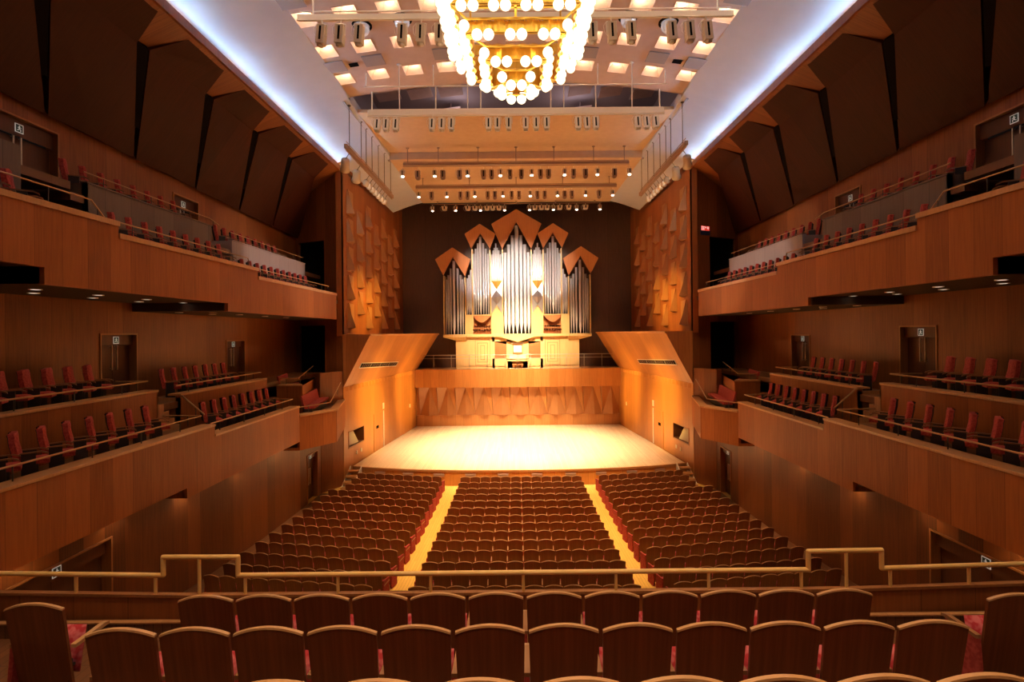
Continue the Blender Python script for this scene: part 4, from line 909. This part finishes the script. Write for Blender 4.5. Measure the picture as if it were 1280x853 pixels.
# side booms
for s, side in SIDES:
    e = empty('side_lighting_boom', (s*7.35, 26, 8.07), f'slanting-looking wooden lighting boom hung along the {side} cove', 'lighting bar', 'side lighting booms')
    m = MB(); m.box(s*7.28, s*7.42, 21.8, 30.0, 8.03, 8.22); part(m, 'beam', M['brownlamp'], e)
    for dz in (-.12, .28):
        m = MB(); m.tube((s*7.35, 21.9, 8.07+dz), (s*7.35, 29.9, 8.07+dz), .02, 6); part(m, 'pipe_rail', M['brownlamp'], e)
    for y in (22.3, 24.0, 24.8, 25.8, 27.0, 28.2, 29.6):
        m = MB(); m.tube((s*7.35, y, 8.1), (s*7.35, y, 10.1), .018, 5); m.lathe([(.001, 0), (.08, 0), (.08, -.03), (.001, -.03)], (s*7.35, y, 10.1), 8); part(m, 'hanger', M['dkmetal'], e)
    for k, y in enumerate((22.5, 24.1, 25.6, 26.2, 26.8, 27.4, 28.0, 28.6, 29.2)):
        big = k < 2; L, rr = (.62, .20) if big else (.30, .14)
        e2 = empty('spotlight', (s*7.6, y, 7.8), f'{"large cream" if big else "lit"} spotlight under the {side} lighting boom, {nu[k+1]} from the camera end', 'stage lamp', 'spotlights on the side booms')
        m = MB(False); m.lathe([(rr*.6, 0), (rr*.9, -.05), (rr*.9, -L*.7), (rr*1.15, -L), (rr*1.05, -L)], (0, 0, 0), 12); m.lathe([(.001, .02), (rr*.6, 0)], (0, 0, 0), 12)
        mt_ = Matrix.Rotation(R(55), 4, 'X') @ Matrix.Rotation(R(-s*18), 4, 'Y'); m.xform(mt_); m.make('lamp_housing', M['cream'], e2)
        m = MB(False); m.lathe([(rr*1.05, -L*.98), (.001, -L-.02)], (0, 0, 0), 12); m.xform(mt_); m.make('lamp_lens', M['lamp_on'], e2)
        m = MB(False); m.tube((0, 0, 0), (-s*.22, 0, .32), .015, 5); m.make('yoke', M['dkmetal'], e2)
    # gold beams onto the opposite walls
    lamp('SPOT', (s*7.2, 27.0, 7.9), L_WALL*1.5, COL_GOLD, (-s*9.5, 30.6, 1.6), .12, 1.0, 17)
    lamp('SPOT', (s*7.2, 28.2, 7.9), L_WALL*1.2, COL_GOLD, (-s*9.5, 33.4, 1.8), .12, 1.0, 15)
    lamp('SPOT', (s*7.2, 25.0, 7.9), L_WALL*2.8, COL_GOLD, (-s*9.0, 31.0, -4.3), .12, 1.0, 16)
    lamp('SPOT', (s*7.2, 28.8, 7.9), L_WALL*2.2, COL_GOLD, (-s*8.4, 37.2, -4.2), .12, 1.0, 15)
    lamp('SPOT', (s*7.2, 22.5, 7.8), L_WALL*.30, (1, .86, .76), (-s*11, 23.2, 3.0), .05, .5, 20)

# ------------------------------------------------------------------ chandelier
CHX, CHY, q9 = 0.0, 12.90, .84
ch = empty('chandelier', (CHX, CHY, 7.1), 'huge golden stepped chandelier of glowing white globes', 'chandelier')
tiers = [(a*q9, h*q9, k) for a, h, k in ((2.05, 9.45, 10), (1.74, 8.84, 8), (1.37, 8.27, 6), (.85, 7.80, 4), (.36, 7.36, 2))]
count = 0; extra = MB()
gl = MB(False); gl.sphere((0, 0, 0), .126, 14, 8); gmesh = None
gm = gl.make('globe', M['globe'], ch); gm.location = (0, 0, -50)
first = True; gpos = []
for t, (a, h, nn) in enumerate(tiers):
    # gold band: concave fluted faces
    m = MB()
    for sx, sy in ((1, 0), (-1, 0), (0, 1), (0, -1)):
        nf = max(2, nn)
        for k in range(nf):
            p0 = -a+2*a*k/nf; p1 = -a+2*a*(k+1)/nf
            for j in range(6):
                u0 = j/6; u1 = (j+1)/6
                d0 = a-.08*math.sin(math.pi*u0)-.02; d1 = a-.08*math.sin(math.pi*u1)-.02
                q0 = p0+(p1-p0)*u0; q1 = p0+(p1-p0)*u1
                def W(q_, d_, z_): return (CHX+(sx*d_ if sx else q_), CHY+(sy*d_ if sy else q_), z_)
                m._add([W(q0, d0, h+.05), W(q1, d1, h+.05), W(q1, d1*1.0, h+.34), W(q0, d0*1.0, h+.40)], [(0, 1, 2, 3)], True)
    part(m, 'gold_reflector', M['gold'], ch)
    m = MB(); r = .03
    for z in (h+.025, h+.36):
        cs = [(CHX-a, CHY-a, z), (CHX+a, CHY-a, z), (CHX+a, CHY+a, z), (CHX-a, CHY+a, z), (CHX-a, CHY-a, z)]
        m.path(cs, r, 6)
    if t < 4:
        b, hb = tiers[t+1][0], tiers[t+1][1]
        for sx in (-1, 1):
            for sy in (-1, 1): m.tube((CHX+sx*a, CHY+sy*a, h), (CHX+sx*b, CHY+sy*b, hb+.36), .03, 6)
    if t == 0:
        for sx in (-1, 1):
            for sy in (-1, 1): m.tube((CHX+sx*1.26, CHY+sy*1.26, h+.36), (CHX+sx*1.26, CHY+sy*1.26, 10.85), .03, 6)
        m.box(CHX-1.26, CHX+1.26, CHY-.03, CHY+.03, h+.36, h+.41); m.box(CHX-.03, CHX+.03, CHY-1.26, CHY+1.26, h+.36, h+.41)
    part(m, 'frame', M['gold'], ch)
    # globes in pairs outside the lower edge, staggered up the band at the flanks
    for sx, sy in ((0, -1), (1, 0), (-1, 0), (0, 1)):
        for k in range(nn):
            pair = k//2; np_ = nn//2
            c = -a+2*a*(pair+.5)/np_; off = -.135 if k % 2 == 0 else .135
            q_ = c+off; z = h-.05; out = a+.07
            gpos.append((t, (CHX+(sx*out if sx else q_), CHY+(sy*out if sy else q_), z)))
    for sx in (-1, 1):
        for sy in (-1, 1): gpos.append((t, (CHX+sx*(a+.05), CHY+sy*(a+.05), h+.17)))
# additional flank globes halfway up
for t, (a, h, nn) in enumerate(tiers[:4]):
    for sx in (-1, 1):
        for k in range(max(2, nn//2)):
            q_ = -a+2*a*(k+.5)/max(2, nn//2)
            gpos.append((t, (CHX+sx*(a+.10), CHY+q_, h+.235)))
gpos.sort(key=lambda g: (g[0] == 0 and g[1][1] < CHY-1.9, g[0]))
seen = []
for i, (t, p) in enumerate(gpos):
    if i < 100:
        o = gm if i == 0 else gm.copy()
        if i: C.objects.link(o)
        o.parent = ch; o.location = Vector((p[0], p[1], p[2]+CZ))-ch.location
    else: extra.sphere(p, .126, 12, 7)
o = part(extra, 'globe', M['globe'], ch); o['kind'] = 'stuff'
for p in ((0, CHY, 5.8), (1, CHY-1, 6.9), (-1, CHY-1, 6.9), (0, CHY+1.3, 7.2), (2.1, CHY, 7.7), (-2.1, CHY, 7.7)):
    lamp('POINT', p, L_CHAND, COL_WARM, None, .3)

# ------------------------------------------------------------------ camera-side balcony
def pary(x): return 5.5+max(0, abs(x)-3.6)*.045
m = MB(); X0 = [-7, -5.2, -3.6, 3.6, 5.2, 7]
for a, b in zip(X0, X0[1:]):
    m.prism([(a, pary(a), -5.2), (b, pary(b), -5.2), (b, pary(b), -2.85), (a, pary(a), -2.85)], (0, .04, 0))
struct(m, 'wall_front', M['wall'], 'low veneered parapet in front of the camera-side balcony seats')
m = MB()
for a, b in zip(X0, X0[1:]): m.prism([(a, pary(a)-.012, -2.85), (b, pary(b)-.012, -2.85), (b, pary(b)+.05, -2.85), (a, pary(a)+.05, -2.85)], (0, 0, .03))
struct(m, 'trim_8', M['frame'], 'dark wooden cap of the balcony parapet')
m = MB()
for s in (-1, 1): m.box(s*3.3, s*7, 5.45, 5.52, -3.4, -3.09)
struct(m, 'trim_9', M['darkfloor'], 'low dark ledge behind the parapet')
m = MB()
for s in (-1, 1): m.box(s*3.3, s*7, 5.43, 5.48, -3.09, -3.075)
struct(m, 'trim_10', M['ledge'], 'thin light edging on the low ledge')
m = MB()
m.box(-7, 7, 3.95, 5.6, -3.5, -3.25); m.box(-7, 7, 2.98, 3.95, -3.5, -2.98); m.box(-7, 7, 2.0, 2.98, -3.5, -2.68); m.box(-7, 7, -1, 2.0, -3.5, -2.4); m.box(-9.4, 9.4, -12, -1, -3.5, -2.4)
struct(m, 'floor', M['darkfloor'], 'stepped floor of the camera-side balcony')
# rail with raised sections
zr, zh = -2.62, -2.42; Yr = lambda x: pary(x)+.02
def rp(x, z): return (x, Yr(x), z)
def brail(pts, posts, label, zb=-2.82):
    e = empty('balcony_rail', (pts[0][0], pts[0][1], zb), label, 'railing', 'wooden rails on the parapet')
    m = MB(); m.path(pts, .026, 10)
    for p in pts[1:-1]: m.sphere(p, .026, 8, 6)
    part(m, 'rail', M['brass'], e)
    for x, zt in posts: m = MB(); m.tube((x, Yr(x), zb), (x, Yr(x), zt), .018, 8); part(m, 'post', M['brass'], e)
def xr(px): return (px-646)*5.56/632-.05
a, b, c, d = xr(203), xr(297), xr(1005), xr(1097)
brail([rp(-6.9, zr+.0), rp(-5.2, zr), rp(a, zr), rp(a, zh), rp(b, zh), rp(b, zr), rp(-.02, zr)], [(xr(90), zr), (xr(193), zr), (xr(249), zh), (xr(306), zr), (xr(421), zr), (xr(536), zr)], 'left half of the round wooden rail along the parapet, stepping up once')
brail([rp(-.02, zr), rp(c, zr), rp(c, zh), rp(d, zh), rp(d, zr), rp(5.2, zr), rp(6.9, zr)], [(xr(651), zr), (xr(766), zr), (xr(881), zr), (xr(996), zr), (xr(1052), zh), (xr(1108), zr), (xr(1210), zr)], 'right half of the round wooden rail along the parapet, stepping up once')

# ------------------------------------------------------------------ auditorium seats
def arc_top(x, w_): return .055*(1-(2*x/w_)**2)
def make_seat():
    W = .488; H = .865
    e = empty('theatre_seat', (0, 0, 0), world=False)
    def by(x, z): return -.10-.16*(z-.3)+.22*x*x
    def wz(z): return W*(.955+.045*min(1, (z-.25)/.5))
    m = MB(False)
    def fb(u, v, o):
        z = .10+(H-.055-.10)*v; x = (u-.5)*wz(z); z2 = z+arc_top(x, wz(z))*v**3
        return (x, by(x, z)+o, z2)
    nu_, nv_ = 8, 6
    m.grid(lambda u, v: fb(u, v, -.012), nu_, nv_); m.grid(lambda u, v: fb(1-u, v, .012), nu_, nv_)
    ed = [fb(0, j/nv_, -.012) for j in range(nv_+1)]; ed2 = [fb(0, j/nv_, .012) for j in range(nv_+1)]
    for s_ in (0, 1):
        for j in range(nv_):
            A_ = fb(s_, j/nv_, -.012); B_ = fb(s_, (j+1)/nv_, -.012); C2 = fb(s_, (j+1)/nv_, .012); D2 = fb(s_, j/nv_, .012)
            m.poly([A_, B_, C2, D2] if s_ else [D2, C2, B_, A_])
    bp = m.make('back_panel', M['seat_back'], e)
    m = MB(False)
    for i in range(10):
        u0, u1 = i/10, (i+1)/10; p = fb(u0, 1, 0); q = fb(u1, 1, 0)
        m.prism([(p[0], p[1]-.015, p[2]-.006), (q[0], q[1]-.015, q[2]-.006), (q[0], q[1]-.013, q[2]+.008), (p[0], p[1]-.013, p[2]+.008)], (0, .026, 0))
    m.make('top_rim', M['seat_rim'], bp)
    m = MB(False)
    def cf(u, v):
        z = .38+.38*v; x = (u-.5)*W*.90; b_ = .055*(1-(2*u-1)**6)*(1-(2*v-1)**6)
        return (x, by(x, z)+.012+b_, z+arc_top(x, W)*v*.8)
    m.grid(cf, 8, 6); m.make('back_cushion', M['seat_red'], e)
    # tipped-up squab
    m = MB(False)
    def sq(side):
        def f(u, v):
            x = (u-.5)*W*.96; th = R(79); L = .38*v; b_ = (.045 if side else -.045)*(1-(2*u-1)**8)*(1-(2*v-1)**8)
            return (x, .0+L*math.cos(th)+b_*math.sin(th), .175+L*math.sin(th)-b_*math.cos(th))
        return f
    m.grid(sq(0), 8, 6); m.grid(lambda u, v: sq(1)(1-u, v), 8, 6); m.make('seat_cushion', M['seat_red'], e)
    m = MB(False); x = -.26
    m.prism([(x-.022, -.10, .475), (x-.022, .21, .485), (x-.022, .26, .47), (x-.022, .26, .45), (x-.022, -.10, .445)], (.044, 0, 0)); m.make('armrest', M['seat_arm'], e)
    m = MB(False); m.prism([(x-.018, -.14, .02), (x-.018, .17, .02), (x-.018, .22, .445), (x-.018, -.10, .445)], (.036, 0, 0)); m.box(x-.03, x+.03, -.16, .24, 0, .025); m.make('arm_panel', M['seat_dred'], e)
    m = MB(False); m.tube((-.21, -.03, .26), (.21, -.03, .26), .015, 6); m.tube((-.2, -.06, 0), (-.2, -.06, .32), .02, 6); m.tube((.2, -.06, 0), (.2, -.06, .32), .02, 6); m.make('seat_frame', M['seat_shell'], e)
    reg(e)
    return e
seat = make_seat(); used = False
end_m = MB(False); end_m.prism([(.245, -.16, .0), (.245, .24, .0), (.245, .25, .56), (.245, -.14, .60)], (.04, 0, 0)); end_mesh = None
seatlist = []   # (x,y,z,rz,label,group,endside)
FG = 'seats on the camera-side balcony'
for k in range(12):
    seatlist.append(((k-5.5)*.52, 4.477+.22, -3.19, 0, f'dark wooden seat, {ORD[k+1]} from left in the front row of the near balcony', FG, 0))
    seatlist.append(((k-5.5)*.52, 3.51+.22, -2.92, 0, f'dark wooden seat, {ORD[k+1]} from left in the second row of the near balcony', FG, 0))
    if 3 <= k: seatlist.append(((k-5.5)*.52, 2.545+.22, -2.64, 0, f'seat cut off below, {ORD[k-2]} from left in third row of the near balcony', FG, 0))
for s, side in SIDES:
    seatlist.append((s*4.13, 4.42, -3.10, 0, f'large dark seat at the {side} edge of the near balcony, rose cushion showing beside it', 'outer seats of the near balcony', 2 if s < 0 else 0))
for k in range(14):
    y = 25.7-.95*k+.2
    for c in range(12):
        seatlist.append((.09+(c-5.5)*.516, y, None, 0, f'centre block seat, row {k+1} from the stage, {ORD[c+1]} from left', 'stalls seats of the centre block', 1 if c == 11 else (-1 if c == 0 else 0)))
A10 = R(10.5)
for s, side in SIDES:
    for k in range(14):
        y0 = 25.8-.95*k+.2; nc = 9 if k < 3 else (10 if k < 12 else 10)
        for c in range(nc):
            d = (c+.5)*.52
            seatlist.append((s*(3.98+d*math.cos(A10))+.05, y0+d*math.sin(A10), None, s*A10, f'{side} block seat, row {k+1} from the stage, {ORD[c+1]} from the aisle', f'stalls seats of the {side} block', -s if c == 0 else 0))
seatlist.sort(key=lambda t: t[1])
stuff = MB(False); parts = list(KIDS[seat.name]); parts += [k for p in parts for k in KIDS[p.name]]
matlist = [M['seat_arm'], M['seat_back'], M['seat_rim'], M['seat_red'], M['seat_dred'], M['seat_shell']]
mi_of = {m_.name: i for i, m_ in enumerate(matlist)}
ea = MB(False); ea.prism([(.243, -.10, .475), (.243, .21, .485), (.243, .26, .47), (.243, .26, .45), (.243, -.10, .445)], (.044, 0, 0)); eo = ea.make('armrest', M['seat_rim'], None); ea_mesh = eo.data; bpy.data.objects.remove(eo)
endpanel = end_m.make('end_panel', M['seat_dred'], None); ep_mesh = endpanel.data; bpy.data.objects.remove(endpanel)
for i, (x, y, z, rz, lab, grp, endside) in enumerate(seatlist):
    z = (z+CZ) if z is not None else zf(y)
    if i < 300:
        e = copy_tree(seat) if used else seat; used = True
        e.location = (x, y, z); e.rotation_euler = (0, 0, rz); tag(e, lab, 'seat', grp)
        if endside:
            if endside < 2:
                q = bpy.data.objects.new('end_panel', ep_mesh); C.objects.link(q); q.parent = e
                if endside < 0: q.location.x = -.53-.0
            if endside > 0:
                q = bpy.data.objects.new('armrest', ea_mesh); C.objects.link(q); q.parent = e
    else:
        mt = Matrix.Translation((x, y, z)) @ Matrix.Rotation(rz, 4, 'Z')
        for p in parts:
            b0 = len(stuff.v); stuff.v += [tuple(mt @ v.co) for v in p.data.vertices]
            mi = mi_of[p.data.materials[0].name]
            for f in p.data.polygons: stuff.f.append([b0+v for v in f.vertices]); stuff.mi.append(mi); stuff.sm.append(f.use_smooth)
        if endside:
            off = -.53 if endside < 0 else 0; b0 = len(stuff.v); stuff.v += [tuple(mt @ (v.co+Vector((off, 0, 0)))) for v in ep_mesh.vertices]
            for f in ep_mesh.polygons: stuff.f.append([b0+v for v in f.vertices]); stuff.mi.append(4); stuff.sm.append(False)
tag(stuff.make('theatre_seat', matlist), 'remaining rows of dark wooden stalls seats nearest the stage', 'seat', None, 'stuff')

# ------------------------------------------------------------------ red side-balcony seats
def make_bseat():
    e = empty('balcony_chair', (0, 0, 0), world=False); W = .46
    def by(z): t = (z-.40)/.55; return -.16-.10*t+.10*max(0, t-.75)*2
    m = MB(False)
    def f(u, v):
        z = .38+.62*v; w_ = W*(1.04-.16*v**2); x = (u-.5)*w_; b = .05*(1-(2*u-1)**6); 
        return (x, by(z)+.05+b-.06*v**6, z+.03*(1-(2*u-1)**4)*v)
    m.grid(f, 8, 8)
    for s_ in (0, 1): m.grid(lambda u, v: (lambda p: (p[0], p[1]-.09*u if s_ else p[1]-.09*(1-u), p[2]))(f(s_, v)), 1, 8)
    m.grid(lambda u, v: (lambda p: (p[0], p[1]-.09*v, p[2]))(f(u, 1)), 8, 1)
    m.make('backrest', M['seat_dred'], e)
    m = MB(False)
    def g(u, v):
        p = f(u, v); return (p[0]*1.02, p[1]-.10-.02*(1-(2*u-1)**2), p[2]-.0 if v < 1 else p[2]-.02)
    m.grid(lambda u, v: g(1-u, v), 8, 8); m.make('seat_shell', M['seat_shell'], e)
    m = MB(False)
    m.grid(lambda u, v: ((u-.5)*.42, -.12+.46*v, .42+.05*(1-(2*u-1)**6)*(1-(2*v-1)**6)), 8, 6); m.box(-.205, .205, -.12, .33, .34, .42); m.make('seat_cushion', M['seat_dred'], e)
    for x in (-.228, .228):
        m = MB(False); m.prism([(x-.02, -.12, .60), (x-.02, .20, .61), (x-.02, .30, .57), (x-.02, .31, .53), (x-.02, .2, .58), (x-.02, -.12, .575)], (.04, 0, 0)); m.make('armrest', M['seat_arm'], e)
    m = MB(False); m.box(-.2, .2, -.1, .15, 0, .34); m.box(-.245, -.215, -.10, .12, .05, .575); m.box(.215, .245, -.10, .12, .05, .575); m.make('pedestal', M['seat_shell'], e)
    reg(e)
    return e
bs = make_bseat(); ub = False
rows = []
rows.append(('front tier of the nearer lower balcony', 10.2, [14.14-.61*i for i in range(8)][::-1], -2.95, 42))
rows.append(('front tier of the farther lower balcony', 10.2, [16.7+.59*i for i in range(8)], -3.20, 40))
rows.append(('back tier of the nearer lower balcony', 11.75, [14.1-.60*i for i in range(6)][::-1], -1.80, 30))
rows.append(('back tier of the farther lower balcony', 11.75, [17.0+.59*i for i in range(7)], -2.12, 36))
rows.append(('front tier of the middle upper balcony', 10.25, [13.1+.58*i for i in range(9)], 2.15, 36))
rows.append(('front tier of the farther upper balcony', 10.25, [19.2+.57*i for i in range(11)], 1.85, 36))
rows.append(('back tier of the middle upper balcony', 11.65, [13.3+.60*i for i in range(8)], 3.60, 36))
rows.append(('back tier of the farther upper balcony', 11.65, [19.9+.60*i for i in range(9)], 3.30, 36))
rows.append(('front tier of the nearest upper balcony', 10.4, [9.4, 10.0, 10.6], 2.45, 36))
for s, side in SIDES:
    for nm, x, yy, z, ang in rows:
        for k, y in enumerate(yy):
            e = copy_tree(bs) if ub else bs; ub = True
            e.location = (s*x, y, z+CZ)
            e.rotation_euler = (0, 0, s*R(90-ang))
            tag(e, f'red seat, {ORD[k+1]} from camera, {nm}, {side} side', 'seat', 'red seats of the side balconies')
# benches in the stage-end boxes
for s, side in SIDES:
    for nm, pb, z in (('lower', ((9.72, 22.75), (10.35, 26.2)), -3.70), ('back tier', ((11.05, 23.35), (11.55, 25.4)), -2.85)):
        (ax, ay), (bx, by_) = pb; d = Vector((bx-ax, by_-ay, 0)); L = d.length; ang = math.atan2(d.y, s*d.x)
        e = empty('red_bench', (s*ax, ay, z), f'red upholstered bench in the {side} {nm} stage-end box', 'bench', 'red benches in the stage-end boxes', ang)
        f = s
        m = MB(False); m.prism([(0, .0*f, .42), (0, -.10*-f*-1, .92), (0, (-.10*f)-.05*f*-1, .92), (0, .07*f, .42)], (L, 0, 0)); m.make('backrest', M['seat_dred'], e, .015)
        for k in range(5):
            m = MB(False); m.box(.02+L/5*k, L/5*(k+1)-.02, .07*-f*-1, .50*f*1, .34, .46); m.make('seat_cushion', M['seat_dred'], e, .02)
        m = MB(False); m.box(0, L, .05*f, .4*f, 0, .34); m.make('plinth', M['seat_shell'], e)
        m = MB(False); m.prism([(0, .0, .30), (L, 0, .30), (L, -.08*f, .90), (0, -.08*f, .90)], (0, -.03*f, 0)); m.make('back_board', M['seat_back'], e)
